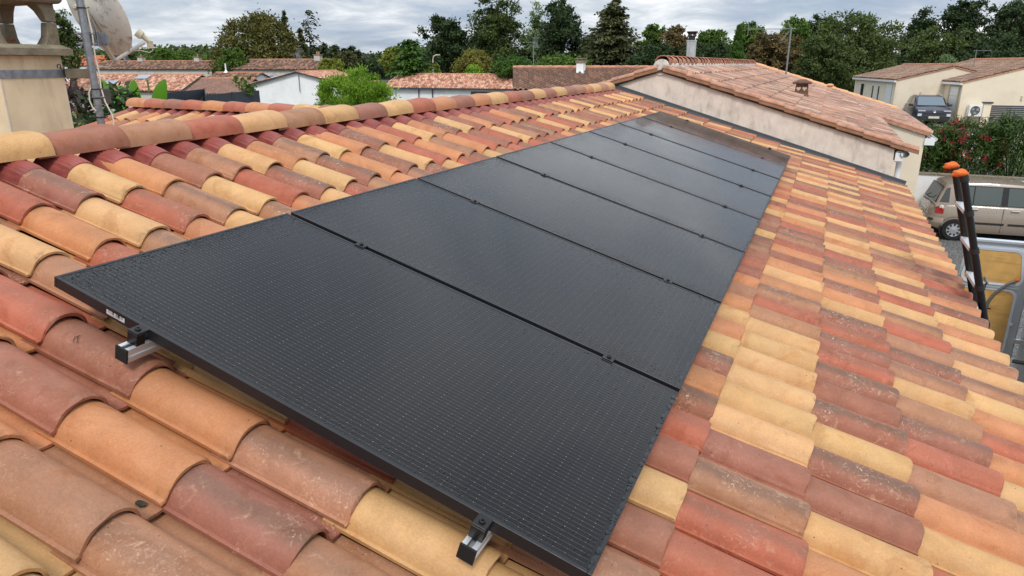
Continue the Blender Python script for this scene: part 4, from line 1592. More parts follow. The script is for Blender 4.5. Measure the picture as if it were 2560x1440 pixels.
for cx in (-.058, .058):
    MB().prism([(cx + a, -.128, .19 + c) for a, c in heart], (0, .004, 0)).build('heart_opening', inner, vt)
    MB().prism([(.124, cx + a, .19 + c) for a, c in heart], (.004, 0, 0)).build('heart_opening', inner, vt)
vt2 = thing('small_roof_vent', 'small orange terracotta vent at the far verge of the pink roof', 'roof vent', (2.03, 24.6, nz(2.03) - .03))
MB().loft([rect(-.09, .09, -.09, .09, 0), rect(-.08, .08, -.08, .08, .16)]).build('body', verge_new, vt2)
MB().loft([rect(-.12, .12, -.12, .12, .16), rect(-.12, .12, -.12, .12, .18), rect(-.05, .05, -.05, .05, .22)]).build('lid', verge_new, vt2)

fl2 = thing('steel_flue', 'shiny stainless steel flue pipe rising behind the pink roof ridge', 'flue', (-1.36, 18.0, nz(-1.36) - .1))
h = 5.40 - (nz(-1.36) - .1)
MB().cyl((0, 0, 0), (0, 0, h - .22), .125, n=24).build('pipe', steel, fl2, smooth=True)
MB().lathe((0, 0, h - .24), (0, 0, 1), [(.125, 0), (.138, .005), (.138, .035), (.125, .04)], 24).build('collar', steel, fl2, smooth=True)
MB().lathe((0, 0, h - .20), (0, 0, 1), [(.085, 0), (.085, .07), (.12, .10), (.105, .14), (.145, .20), (.145, .21), (.0, .215)], 24).build('cowl', pm('dark cowl', lin(72, 72, 74), .35, .2, 10, metal=.9), fl2, smooth=True)


def antenna(name, label, base, h, boom_dir, n=6, bl=.9, vee=True, scale=1.0, r=.02, mat=None):
    t = thing(name, label, 'antenna', base)
    mt = mat or zinc_light
    MB().cyl((0, 0, 0), (0, 0, h), r, n=8).build('pole', mt, t, smooth=True)
    d = Vector(boom_dir).normalized()
    s = d.cross(Vector((0, 0, 1))).normalized()
    p0 = Vector((0, 0, h - .06)) - d * .15 * scale
    MB().cyl(p0, p0 + d * bl * scale, .012 * scale, n=6).build('boom', mt, t)
    for i in range(n):
        q = p0 + d * bl * scale * (.25 + .75 * i / max(1, n - 1))
        l = (.28 - .02 * i) * scale
        MB().cyl(q - s * l / 2, q + s * l / 2, .007 * scale, n=5).build('element', mt, t)
    if vee:
        for sg_ in (-1, 1):
            for k in range(4):
                a = Vector((0, 0, h - .06)) + d * .05 * scale * k - d * .12 * scale
                e_ = a - d * .20 * scale + Vector((0, 0, sg_ * .30 * scale)) + d * .02 * k
                w_ = s * .16 * scale
                MB().tube([a - w_, e_ - w_, e_ + w_, a + w_], .008 * scale, 5).build('reflector_bar', mt, t)
    return t


ant = antenna('television_antenna', 'tall television antenna on a grey pole at the pink roof end', (0.62, 25.0, nz(.62)), 1.55, (-.9, -.1, 0), 3, 1.5, False, 1.0, .028)
rodm = MB()
rodm.box((-1.35, -.12, 1.46), (.02, .02, .34)).build('reflector_bar', zinc_light, ant)
rodm = MB().tube([(0, 0, 1.45), (-.12, 0, 1.72)], .018, 6).build('element', zinc_light, ant)
MB().tube([(-.05, 0, 1.40), (-.28, -.05, 1.12)], .016, 6).build('brace', zinc_light, ant)

# ------------------------------------------------------------------ cream house across the drive
GZ = 1.36
a_ = Vector((-.22, .9755, 0)); b_ = Vector((.9755, .22, 0))
K1 = Vector((5.70, 48.0, GZ)); K2 = Vector((8.85, 45.9, GZ))
Z3 = Vector((0, 0, 1))


def wing(root, K, L, HW, ev, rz, hipfar=False):
    A = K - root.location
    prof = [A, A + b_ * 2 * HW, A + b_ * 2 * HW + Z3 * ev, A + b_ * HW + Z3 * (rz - .03), A + Z3 * ev]
    MB().prism(prof, a_ * L).build('wall', render_new, root)
    S = math.hypot(HW, rz - ev)
    up = (b_ * HW + Z3 * (rz - ev)).normalized()
    c = K + Z3 * (ev + .05) - a_ * .05 - up * .22
    far_roof(root, 'roof_tiles', c + a_ * (L + .1), -a_, up, L + .1, S + .22, .25, .40, TANPAL, M_ROOF_FAR)
    up2 = (-b_ * HW + Z3 * (rz - ev)).normalized()
    c2 = K + b_ * 2 * HW + Z3 * (ev + .05) - up2 * .22 - a_ * .05
    far_roof(root, 'roof_tiles', c2, a_, up2, L + .1, S + .22, .25, .40, TANPAL, M_ROOF_FAR)
    for cc, uu, q in ((c, a_, up), (c2, a_, up2)):
        MB().prism([cc - root.location - Z3 * .03, cc - root.location + uu * (L + .1) - Z3 * .03, cc - root.location + uu * (L + .1) + q * (S + .2) - Z3 * .03, cc - root.location + q * (S + .2) - Z3 * .03], (0, 0, -.07)).build('roof_deck', verge_m, root)
    rc = MB()
    n = int(L / .4)
    for i in range(n):
        p0 = A + b_ * HW + Z3 * (rz + .09) + a_ * (i * .4)
        rc.cyl(p0, p0 + a_ * .45, .12, .09, 8)
    rc.build('ridge_tiles', ROOFRIDGE, root, smooth=True)['kind'] = 'stuff'
    g = A + Z3 * (ev - .10) - b_ * .16
    MB().box(g + a_ * L / 2, (.12, L + .1, .12), basis_from(b_, a_)).build('gutter', white_pvc, root)
    MB().cyl(A + Z3 * 0 - b_ * .07 - a_ * .06, A + Z3 * (ev - .1) - b_ * .07 - a_ * .06, .05, n=10).build('downpipe', render_new, root, smooth=True)


ch1 = thing('cream_house', 'cream rendered house with tan tiled roof and two gabled wings across the drive', 'house', K1)
bpy.context.view_layer.update()
wing(ch1, K1, 9.5, 2.95, 2.36, 3.10)
wing(ch1, K2, 11.0, 4.2, 2.30, 3.42)
R2 = K2 - K1
# side wall windows of the left wing (facing left)
for q, w, h, z, sm_ in ((6.9, .9, 1.25, .75, 0), (4.6, .45, 1.25, .7, 1), (3.3, .45, 1.25, .7, 1)):
    win(ch1, a_ * (q + w) + Z3 * z, -a_, w, h, .06, out=-b_)
dp = a_ * 1.95
MB().prism([dp - b_ * .02, dp - a_ * 1.1 - b_ * .02, dp - a_ * 1.1 - b_ * .02 + Z3 * 2.05, dp - b_ * .02 + Z3 * 2.05], -b_ * .02).build('front_door', white_pvc, ch1)
# white service door in the recess
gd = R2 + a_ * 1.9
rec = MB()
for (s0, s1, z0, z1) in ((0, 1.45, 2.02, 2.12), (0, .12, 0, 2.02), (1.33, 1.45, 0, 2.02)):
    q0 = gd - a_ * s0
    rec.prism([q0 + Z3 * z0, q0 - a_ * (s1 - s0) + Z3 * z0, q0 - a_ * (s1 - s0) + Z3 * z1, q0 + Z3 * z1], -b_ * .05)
rec.build('door_surround', pm('darker cream trim', lin(196, 180, 146), .9, .05, 4), ch1)  # surround in a darker cream than the wall render
q0 = gd - a_ * .12
sd = MB().prism([q0, q0 - a_ * 1.21, q0 - a_ * 1.21 + Z3 * 2.02, q0 + Z3 * 2.02], -b_ * .02).build('service_door', white_pvc, ch1)
MB().box(q0 - a_ * .12 - b_ * .05 + Z3 * 1.0, (.06, .05, .16)).build('handle', black_paint, sd)
for q in (.5, 1.0, 1.5):
    MB().prism([q0 + Z3 * q - b_ * .02, q0 - a_ * 1.21 + Z3 * q - b_ * .02, q0 - a_ * 1.21 + Z3 * (q + .012) - b_ * .02, q0 + Z3 * (q + .012) - b_ * .02], -b_ * .004).build('groove', zinc, sd)
# wall lamps
for p in (b_ * 1.35 + Z3 * 1.45, R2 + b_ * 3.0 + Z3 * 1.35, R2 + b_ * 3.15 + Z3 * 2.1):
    l_ = MB().cyl(p - a_ * .03, p - a_ * .03 + Z3 * .22, .05, n=10)
    l_.box(p - a_ * .015 + Z3 * .11, (.05, .04, .08))
    l_.build('wall_lamp', cast_cream, ch1)
# meter cabinet
mc = thing('meter_cabinet', 'cream meter cabinet beside the white service door', 'cabinet', K1 + b_ * 2.15 - a_ * .28 + Z3 * 0)
MB().box((0, 0, .65), (.75, .28, 1.3), basis_from(b_, a_)).build('body', render_new, mc, bevel=.01)
MB().box(-a_ * .15 + Z3 * .75, (.5, .02, .8), basis_from(b_, a_)).build('door', cast_cream, mc)
ac = thing('heat_pump', 'white outdoor heat pump unit with round fan on the cream wall', 'air conditioner', K2 + b_ * .75 - a_ * .22 + Z3 * .45)
BB = basis_from(b_, a_)
MB().box((0, 0, .32), (.82, .30, .62), BB).build('casing', white_pvc, ac, bevel=.01)
MB().lathe(-a_ * .152 - b_ * .10 + Z3 * .33, -a_, [(.0, .004), (.055, .004), (.055, .010), (.06, .002), (.22, .002), (.24, .012), (.25, .0)], 28).build('fan_ring', pm('fan grey', lin(90, 92, 94), .5, .1, 5), ac, smooth=True)
fan = MB()
for k in range(3):
    an = k * 2 * math.pi / 3
    e1 = (b_ * math.cos(an) + Z3 * math.sin(an)); e2 = (b_ * math.cos(an + .9) + Z3 * math.sin(an + .9))
    c_ = -a_ * .158 - b_ * .10 + Z3 * .33
    fan.add([c_ + e1 * .06, c_ + e1 * .20 - a_ * .01, c_ + e2 * .20, c_ + e2 * .06], [(0, 1, 2, 3)])
fan.build('fan_blades', pm('fan blade', lin(150, 152, 152), .5, .1, 5), ac)
MB().box((-b_ * .3 - Z3 * .22), (.05, .25, .44), BB).build('leg', zinc, ac)
MB().box((b_ * .3 - Z3 * .22), (.05, .25, .44), BB).build('leg', zinc, ac)

gt_ = thing('slatted_gate', 'anthracite slatted metal gate in front of the cream house', 'gate', (9.85, 44.3, GZ))
MB().box((0, 0, .62), (.34, .34, 1.24)).build('post', render_new, gt_)
MB().box((0, 0, 1.28), (.46, .46, .08)).build('post_cap', anth, gt_)
for k in range(11):
    MB().box((1.02, .16, .12 + k * .098), (1.62, .03, .086)).build('slat', anth, gt_)
    MB().box((2.72, .25, .12 + k * .098), (1.62, .03, .086)).build('slat', anth, gt_)
for x in (.2, 1.86, 1.90, 3.54):
    MB().box((x, .2, .6), (.05, .05, 1.2)).build('upright', anth, gt_)
MB().box((3.75, .25, .62), (.3, .34, 1.24)).build('post', render_new, gt_)
antenna('roof_antenna', 'thin T-shaped television antenna on the tan roof at the right', K2 + b_ * 2.6 + a_ * 6.0 + Z3 * 3.0, 1.1, (.98, .1, 0), 0, .95, False, 1.0, .022)
# ------------------------------------------------------------------ foliage
def leaf_mat(key, c0, c1, trans=.25, rough=.6):
    if key in MATS:
        return MATS[key]
    t = NT(key)
    a = t.attr('lval').outputs['Fac']
    col = t.mix(a, c0, c1)
    t.set(color=col, rough=rough, spec=.25)
    tr = t.n('ShaderNodeBsdfTranslucent')
    t.l(t.mix(1.0, col, (1.1, 1.25, .6), 'MULTIPLY'), tr.inputs[0])
    ms = t.n('ShaderNodeMixShader')
    ms.inputs[0].default_value = trans
    t.l(t.b.outputs[0], ms.inputs[1]); t.l(tr.outputs[0], ms.inputs[2])
    t.l(ms.outputs[0], t.out.inputs[0])
    MATS[key] = t.m
    return t.m


def leaves(name, P, N, length, width, mat, parent, droop=0.0, val=None, along=None):
    """P (n,3) leaf bases, N (n,3) preferred outward directions -> one mesh of pointed leaf faces"""
    n = len(P)
    r = RNG.normal(size=(n, 3))
    d = (along if along is not None else N * .55 + r * .6)
    d = d + np.array([0, 0, -droop])
    d /= np.linalg.norm(d, axis=1, keepdims=True) + 1e-9
    s = np.cross(d, N + RNG.normal(size=(n, 3)) * .55)
    s /= np.linalg.norm(s, axis=1, keepdims=True) + 1e-9
    L = (length * RNG.uniform(.6, 1.3, n))[:, None]
    Wd = (width * RNG.uniform(.7, 1.25, n))[:, None]
    V = np.empty((n, 4, 3))
    V[:, 0] = P - d * L * .5
    V[:, 1] = P + s * Wd * .5 - d * L * .05
    V[:, 2] = P + d * L * .5
    V[:, 3] = P - s * Wd * .5 - d * L * .05
    me = bpy.data.meshes.new(name)
    me.vertices.add(4 * n); me.loops.add(4 * n); me.polygons.add(n)
    me.vertices.foreach_set('co', V.astype(np.float32).ravel())
    me.loops.foreach_set('vertex_index', np.arange(4 * n, dtype=np.int32))
    me.polygons.foreach_set('loop_start', np.arange(0, 4 * n, 4, dtype=np.int32))
    me.update(calc_edges=True)
    v = RNG.uniform(0, 1, n) if val is None else val
    at = me.attributes.new('lval', 'FLOAT', 'POINT')
    at.data.foreach_set('value', np.repeat(np.clip(v, 0, 1), 4).astype(np.float32))
    me.materials.append(mat)
    o = bpy.data.objects.new(name, me)
    link(o, parent)
    return o


def blob_points(blobs, n, clumps, spread=.16, shell=.55):
    """leaf positions gathered in clumps over the outside of ellipsoids; returns P, N, per-clump tone"""
    vol = np.array([b[3] * b[4] * b[5] for b in blobs]) ** .67
    vol /= vol.sum()
    P, N, T = [], [], []
    for b, w in zip(blobs, vol):
        c = np.array(b[:3]); R = np.array(b[3:6])
        k = max(4, int(clumps * w)); m = max(6, int(n * w / k))
        d = RNG.normal(size=(k, 3)); d /= np.linalg.norm(d, axis=1, keepdims=True)
        rr = shell + (1 - shell) * RNG.uniform(0, 1, k) ** .5
        cc = c + d * R * rr[:, None]
        sz = spread * RNG.uniform(.6, 1.5, k) * R.mean()
        off = RNG.normal(size=(k, m, 3)) * sz[:, None, None] * np.array([1, 1, .75])
        pts = cc[:, None, :] + off
        nn = d[:, None, :] * .6 + off / (sz[:, None, None] * 1.6) + np.array([0, 0, .35])
        P.append(pts.reshape(-1, 3)); N.append(nn.reshape(-1, 3))
        T.append(np.repeat(RNG.uniform(0, 1, k), m))
    return np.concatenate(P), np.concatenate(N), np.concatenate(T)


def trunk_mesh(root, h, r, limbs, seed=0, name='trunk'):
    rg = random.Random(seed)
    m = MB()
    pts = [(0, 0, -.2), (rg.uniform(-.1, .1) * r * 4, rg.uniform(-.1, .1) * r * 4, h * .35), (rg.uniform(-.3, .3) * r * 3, rg.uniform(-.3, .3) * r * 3, h * .7), (0, 0, h)]
    m.tube(pts, [r * 1.25, r, r * .7, r * .3], 8)
    for (ex, ey, ez, s) in limbs:
        p0 = Vector((0, 0, h * s))
        p2 = Vector((ex, ey, ez))
        p1 = (p0 + p2) / 2 + Vector((rg.uniform(-.2, .2), rg.uniform(-.2, .2), .1 * (ez - h * s)))
        m.tube([p0, p1, p2], [r * .45, r * .28, r * .1], 6)
    return m.build(name, bark, root, smooth=True)


LM = {
    'oak': leaf_mat('oak_leaves', lin(51, 64, 33), lin(94, 109, 58), .22),
    'dark': leaf_mat('dark_oak_leaves', lin(33, 47, 29), lin(69, 87, 49), .18),
    'olive': leaf_mat('holm_oak_leaves', lin(64, 69, 31), lin(114, 109, 56), .18),
    'mid': leaf_mat('green_leaves', lin(53, 80, 33), lin(109, 136, 58), .28),
    'bright': leaf_mat('bright_leaves', lin(78, 114, 28), lin(154, 186, 66), .35),
    'yellow': leaf_mat('yellow_green_leaves', lin(96, 112, 42), lin(146, 150, 64), .3),
    'autumn': leaf_mat('autumn_leaves', lin(96, 98, 46), lin(136, 128, 64), .3),
    'conif': leaf_mat('conifer_needles', lin(38, 49, 31), lin(76, 87, 51), .12),
    'conifbrown': leaf_mat('brownish_conifer_needles', lin(52, 58, 34), lin(98, 102, 64), .12),
    'brown': leaf_mat('bronze_leaves', lin(73, 64, 40), lin(125, 107, 69), .2),
    'thuja': leaf_mat('thuja_leaves', lin(40, 67, 24), lin(82, 116, 44), .15),
    'grey': leaf_mat('grey_green_leaves', lin(82, 103, 69), lin(143, 161, 118), .25),
    'purple': leaf_mat('purple_leaves', lin(64, 49, 56), lin(109, 87, 89), .2),
    'banana': leaf_mat('banana_leaf', lin(96, 146, 48), lin(132, 182, 72), .35, .4),
    'oleander': leaf_mat('oleander_leaves', lin(40, 62, 28), lin(86, 112, 52), .2, .45),
    'rose': leaf_mat('red_flowers', lin(150, 26, 48), lin(190, 58, 80), .3),
    'whitef': leaf_mat('white_flowers', lin(226, 214, 196), lin(244, 240, 230), .3),
    'pinkf': leaf_mat('pink_flowers', lin(206, 140, 158), lin(226, 180, 190), .3),
}


def tree(name, label, base, h, blobs, n, leaf, kind, clumps=60, r=.25, limbs=True, group=None, spread=.16, droop=.1, aspect=.55, shell=.55, cat='tree'):
    t = thing(name, label, cat, base, group=group)
    lm = [(b[0] * .8, b[1] * .8, b[2], .35 + .4 * random.random()) for b in blobs] if limbs else []
    trunk_mesh(t, h * .82, r, lm, seed=int(abs(base[0] * 7 + base[1])))
    P, N, T = blob_points(blobs, n, clumps, spread, shell)
    leaves('crown', P, N, leaf, leaf * aspect, LM[kind], t, droop, val=T * .65 + RNG.uniform(0, .35, len(T)))
    return t


def conifer(name, label, base, h, rbase, n, kind, leaf=.4, r=.2, tiers=14, gap=.0, power=1.0, z0=.08, group=None, cat='tree', tip=.0):
    t = thing(name, label, cat, base, group=group)
    tm = MB().tube([(0, 0, -.2), (0, 0, h * .5), (0, 0, h * .98)], [r, r * .6, r * .1], 8)
    P, N, A, T = [], [], [], []
    for k in range(tiers):
        s = (k + .3) / tiers
        z = h * (z0 + (1 - z0) * s)
        rr = rbase * (1 - s) ** power + tip
        nb_ = max(4, int(9 * (1 - s * .5)))
        for j in range(nb_):
            if random.random() < gap:
                continue
            a = random.uniform(0, 2 * math.pi)
            R_ = rr * random.uniform(.65, 1.1)
            m = max(5, int(n / (tiers * nb_) * (.4 + 1.2 * (1 - s))))
            f = RNG.uniform(.12, 1, m)
            w = .16 * R_ * f + .08
            x = R_ * f * math.cos(a) + RNG.normal(size=m) * w
            y = R_ * f * math.sin(a) + RNG.normal(size=m) * w
            zz = z - .18 * R_ * f ** 2 + RNG.normal(size=m) * .12 * h / tiers * 2 + .10 * R_ * (f > .85)
            P.append(np.stack([x, y, zz], 1))
            dn_ = np.tile([math.cos(a), math.sin(a), -.25], (m, 1))
            A.append(dn_ + RNG.normal(size=(m, 3)) * .35)
            N.append(np.tile([0, 0, 1.0], (m, 1)) + RNG.normal(size=(m, 3)) * .3)
            T.append(np.full(m, random.random()))
            tm.tube([(0, 0, z), (R_ * .8 * math.cos(a), R_ * .8 * math.sin(a), z - .12 * R_)], [r * .16, r * .05], 4)
    tm.build('trunk', bark, t, smooth=True)
    P, N, A, T = map(np.concatenate, (P, N, A, T))
    leaves('crown', P, N, leaf, leaf * .45, LM[kind], t, .1, val=T * .6 + RNG.uniform(0, .4, len(T)), along=A)
    return t


# ------------------------------------------------------------------ telescopic ladder against the eave
ld = thing('telescopic_ladder', 'black telescopic ladder with orange top caps leaning on the eave', 'ladder', (4.15, 4.8, 0))
LA = rad(73.5)
ldir = Vector((-math.cos(LA), 0, math.sin(LA)))
E0 = Vector((3.315, 4.60, 2.9))
L_up, L_dn = 0.98, 2.9 / math.sin(LA)


def lpart(mb, name, mat, **kw):
    o = mb.build(name, mat, ld, **kw)
    o.matrix_parent_inverse = Matrix.Translation(-ld.location)
    return o


orange_cloth = pm('orange rubber cap', lin(222, 106, 36), .65, .18, 30, .4, 60)
collar_m = pm('black collar plastic', lin(30, 30, 32), .5, .1, 10)
RS = .285
rungs = [L_up - .27 - k * RS for k in range(13)]
for yo in (0, .43):
    o_ = E0 + Vector((0, yo, 0))
    t_ = L_up
    secs = [L_up] + rungs + [-L_dn]
    for k in range(len(secs) - 1):
        rad_ = .0245 + .0008 * k
        s_ = lpart(MB().cyl(o_ + ldir * secs[k + 1], o_ + ldir * secs[k], rad_, n=14), 'stile_section', black_paint, smooth=True)
    for k, q in enumerate(rungs):
        lpart(MB().cyl(o_ + ldir * (q - .018), o_ + ldir * (q + .022), .0315 + .0006 * k, n=14), 'collar', collar_m, smooth=True)
    cp = MB().cyl(o_ + ldir * (L_up - .03), o_ + ldir * (L_up + .01), .031, n=14)
    lpart(cp, 'collar', collar_m, smooth=True)
    cc = o_ + ldir * (L_up + .022) + Vector((-.022, 0, .006))
    b = MB().ball((0, 0, 0), (.054, .033, .029), 16, 10)
    b.v = [(x * (1 + .12 * math.sin(9 * z * 20 + x * 60)), y, z * (1 + .14 * math.sin(x * 90 + y * 70))) for x, y, z in b.v]
    b.xform(Matrix.Translation(cc) @ Matrix.Rotation(rad(-8), 4, 'Y'))
    lpart(b, 'top_cap', orange_cloth, smooth=True)
for q in rungs:
    c = E0 + ldir * q + Vector((0, .215, 0))
    rot = Matrix.Rotation(rad(4), 3, 'Y')
    lpart(MB().box(c + Vector((-.004, 0, .004)), (.062, .385, .028), rot), 'rung', alu, bevel=.003)
lpart(MB().box(E0 + ldir * (-L_dn + .05) + Vector((0, .215, 0)), (.05, .75, .06)), 'stabiliser', collar_m)

# ------------------------------------------------------------------ van with its rear door swung open
van_white = pm('grey-white van paint', lin(196, 204, 214), .35, .04, 4, spec=.5)
ply = pm('van plywood lining', lin(208, 164, 96), .7, .10, 9, .1, 60, stain=lin(150, 108, 52), stain_amt=.6, stain_scale=2.5, stretch=(1, 1, 4))
van = thing('delivery_van', 'pale grey van with open plywood-lined rear door beside the ladder', 'van', (4.55, 8.0, 0))


def vpart(mb, name, mat, parent=None, **kw):
    o = mb.build(name, mat, parent or van, **kw)
    if parent is None:
        o.matrix_parent_inverse = Matrix.Translation(-van.location)
    return o


# open door: in a plane along X, inner side towards the viewer (-Y)
DX0, DX1, DZ0, DZ1, DY = 3.80, 4.60, 0.55, 2.56, 8.72


def door_outline(ins, y, top=0.0):
    x0, x1, z0, z1 = DX0 + ins, DX1 - ins, DZ0 + ins, DZ1 - ins
    r = .09
    pts = []
    for cx, cz, a0 in ((x0 + r, z0 + r, 180), (x1 - r, z0 + r, 270), (x1 - r, z1 - r, 0), (x0 + r + .03, z1 - r, 90)):
        for k in range(5):
            an = rad(a0 + 90 * k / 4)
            pts.append((cx + r * math.cos(an), y, cz + r * math.sin(an)))
    # the upper part narrows
    return [(x + (.05 * (z - 1.7) / .86 if (z > 1.7 and x < 4.2) else 0), yy, z) for x, yy, z in pts]


vpart(MB().loft([door_outline(0, DY + .05), door_outline(0, DY - .0), door_outline(.02, DY - .02)]), 'rear_door', van_white, smooth=True)


def round_panel(x0, x1, z0, z1, r, y, taper=0.0):
    pts = []
    for cx, cz, a0 in ((x0 + r, z0 + r, 180), (x1 - r, z0 + r, 270), (x1 - r - taper, z1 - r, 0), (x0 + r + taper, z1 - r, 90)):
        for k in range(6):
            an = rad(a0 + 90 * k / 5)
            pts.append((cx + r * math.cos(an), y, cz + r * math.sin(an)))
    return pts


for (x0, x1, z0, z1, tp) in ((3.90, 4.50, 2.03, 2.43, .035), (3.88, 4.47, 1.12, 1.93, 0), (3.88, 4.45, .68, 1.02, 0)):
    fr = MB()
    o1 = round_panel(x0 - .03, x1 + .03, z0 - .03, z1 + .03, .10, DY - .024, tp)
    i1 = round_panel(x0, x1, z0, z1, .08, DY - .034, tp)
    fr.loft([o1, [(p[0], p[1] - .014, p[2]) for p in o1], i1], caps=False)
    vpart(fr, 'door_rib', van_white, smooth=True)
    vpart(MB().prism(round_panel(x0 - .01, x1 + .01, z0 - .01, z1 + .01, .08, DY - .028, tp), (0, .006, 0)), 'plywood_panel', ply)
vpart(MB().box((4.2, DY - .045, DZ1 - .012), (.72, .03, .024)), 'door_seal', alu)
vpart(MB().box((4.2, DY - .05, 1.985), (.60, .012, .012)), 'tie_bar', alu)
vpart(MB().cyl((4.13, DY - .05, 2.10), (4.17, DY - .05, 2.02), .012, n=8), 'latch', alu)
vpart(MB().tube([(4.165, DY - .05, 2.03), (4.12, DY - .055, 1.92), (4.11, DY - .05, 1.80)], .008, 6), 'strap', black_rubber)
vpart(MB().cyl((4.16, DY - .045, 2.0), (4.09, DY - .045, 1.33), .004, n=6), 'cable', pm('brass cord', lin(120, 92, 48), .6, .1, 20))
vpart(MB().box((4.09, DY - .05, 1.29), (.04, .03, .09)), 'lock', alu)
bt = MB().tube([(4.13, DY - .07, 1.24), (4.19, DY - .07, 1.58), (4.215, DY - .07, 1.78), (4.26, DY - .075, 1.90), (4.36, DY - .085, 2.03), (4.44, DY - .09, 2.09)], .017, 10)
pipe = vpart(bt, 'bent_pipe', pm('grey pipe', lin(128, 128, 128), .4, .1, 12, metal=.6), smooth=True)
vpart(MB().ball((4.455, DY - .092, 2.10), (.028, .022, .022), 12, 8), 'orange_tip', orange_cloth, smooth=True)
vpart(MB().box((4.22, DY - .085, 1.70), (.06, .02, .012)), 'strap', black_rubber)
vpart(MB().box((4.505, DY - .04, 1.52), (.03, .03, .035)), 'rubber_stop', white_pvc)
vpart(MB().box((4.62, DY - .03, 1.30), (.10, .05, .05)), 'hinge_stay', alu)
# body shell behind the hinge, mostly outside the picture
VY0, VY1, VX0, VX1, VZ0, VZ1 = 6.95, 8.80, 4.66, 9.9, .42, 2.62
vpart(MB().box(((VX0 + VX1) / 2, VY1 - .03, (VZ0 + VZ1) / 2), (VX1 - VX0, .06, VZ1 - VZ0)), 'side_panel', van_white, bevel=.02)
vpart(MB().box(((VX0 + VX1) / 2, VY0 + .03, (VZ0 + VZ1) / 2), (VX1 - VX0, .06, VZ1 - VZ0)), 'side_panel', van_white, bevel=.02)
vpart(MB().box(((VX0 + VX1) / 2, (VY0 + VY1) / 2, VZ1 + .02), (VX1 - VX0, VY1 - VY0 - .02, .06)), 'roof', van_white, bevel=.02)
vpart(MB().box(((VX0 + VX1) / 2, (VY0 + VY1) / 2, VZ0 + .06), (VX1 - VX0, VY1 - VY0 - .12, .10)), 'floor', ply)
vpart(MB().box((VX1 - 1.6, (VY0 + VY1) / 2, 1.5), (.05, VY1 - VY0 - .13, 2.0)), 'bulkhead', van_white)
vpart(MB().box((VX0 - .05, (VY0 + VY1) / 2, .45), (.12, VY1 - VY0, .16)), 'rear_bumper', black_rubber, bevel=.02)
vpart(MB().loft([[(x, y, z) for y, z in ((VY0 + .08, .5), (VY1 - .08, .5), (VY1 - .14, zt), (VY0 + .14, zt))] for x, zt in ((VX1 - .05, 2.5), (VX1 + .5, 1.6), (VX1 + 1.2, 1.15), (VX1 + 1.35, .7))]), 'cab', van_white, bevel=.03)


def wheel(root_part, c, r, w, axis=(0, 1, 0), spokes=8):
    ax = Vector(axis)
    ty = root_part(MB().lathe(c, ax, [(r * .62, -w / 2), (r * .93, -w / 2), (r, -w * .36), (r, w * .36), (r * .93, w / 2), (r * .62, w / 2)], 28), 'tyre', black_rubber)
    sm(ty.data)
    rm = root_part(MB().lathe(c, ax, [(r * .63, -w * .40), (r * .60, -w * .47), (r * .55, -w * .38), (r * .30, -w * .40), (r * .12, -w * .46), (0, -w * .46)], 28), 'rim', pm('silver wheel', lin(186, 188, 192), .35, .1, 8, metal=.5))
    sm(rm.data)
    t_ = ax.orthogonal().normalized(); s_ = ax.cross(t_)
    hl = MB()
    for k in range(spokes):
        an = 2 * math.pi * k / spokes
        d = t_ * math.cos(an) + s_ * math.sin(an)
        e = ax.cross(d)
        cc = Vector(c) + d * r * .45 - ax * w * .40
        hl.prism([cc - d * r * .085 - e * r * .05, cc + d * r * .085 - e * r * .075, cc + d * r * .085 + e * r * .075, cc - d * r * .085 + e * r * .05], -ax * .012)
    root_part(hl, 'wheel_opening', black_rubber)['kind'] = 'stuff'


for x in (VX0 + .9, VX1 + .4):
    for y in (VY0 + .1, VY1 - .1):
        wheel(vpart, (x, y, .33), .33, .2, spokes=5)
rk = thing('pipe_rack', 'black pipes lying by the van at the right edge', 'rack', (4.62, 7.2, 1.2))
blk = black_rubber
for pts, r_ in (([(4.20, 7.05, 1.62), (4.75, 7.05, 1.60)], .022), ([(4.62, 7.0, .9), (4.58, 7.02, 2.1)], .026), ([(4.78, 7.1, .8), (4.72, 7.1, 1.9)], .024)):
    o = MB().tube(pts, r_, 8).build('pipe', blk, rk, smooth=True)
    o.matrix_parent_inverse = Matrix.Translation(-rk.location)
hs = MB().tube([(4.50, 7.5, 2.05), (4.47, 7.48, 1.88), (4.53, 7.45, 1.77), (4.66, 7.42, 1.75)], .018, 8).build('hose', blk, rk, smooth=True)
hs.matrix_parent_inverse = Matrix.Translation(-rk.location)

# ------------------------------------------------------------------ beige compact car
carp = pm('champagne car paint', lin(148, 134, 120), .28, .04, 3, spec=.6)
carp.node_tree.nodes['Principled BSDF'].inputs['Coat Weight'].default_value = .5
car_glass = glass_mat('tinted_car_glass', lin(58, 72, 68), .03)
trim = pm('black car trim', lin(34, 34, 36), .6, .1, 8)
car = thing('beige_car', 'champagne beige compact car parked by the low white wall', 'car', (4.92, 21.39, 0))


def cpart(mb, name, mat, **kw):
    return mb.build(name, mat, car, **kw)


# stations along X (0 = rear): half width at sill / waist, z of sill, waist, and their y
ST_ = [(0.00, .46, .44, .78), (0.03, .62, .40, .86), (.10, .735, .35, .92), (.22, .805, .30, .95), (.40, .845, .27, .965), (.9, .855, .24, .98), (2.0, .855, .24, .97), (2.9, .85, .24, .95), (3.4, .82, .26, .90), (3.75, .74, .30, .80), (3.92, .58, .36, .66)]


def sec(x, w, z0, z1, yc=0.0):
    return [(x, -w * .93, z0), (x, -w, z0 + .12), (x, -w * 1.0, (z0 + z1) / 2), (x, -w * .975, z1 - .05), (x, -w * .93, z1), (x, 0, z1 + .02),
            (x, w * .93, z1), (x, w * .975, z1 - .05), (x, w, (z0 + z1) / 2), (x, w, z0 + .12), (x, w * .93, z0), (x, 0, z0 - .02)]


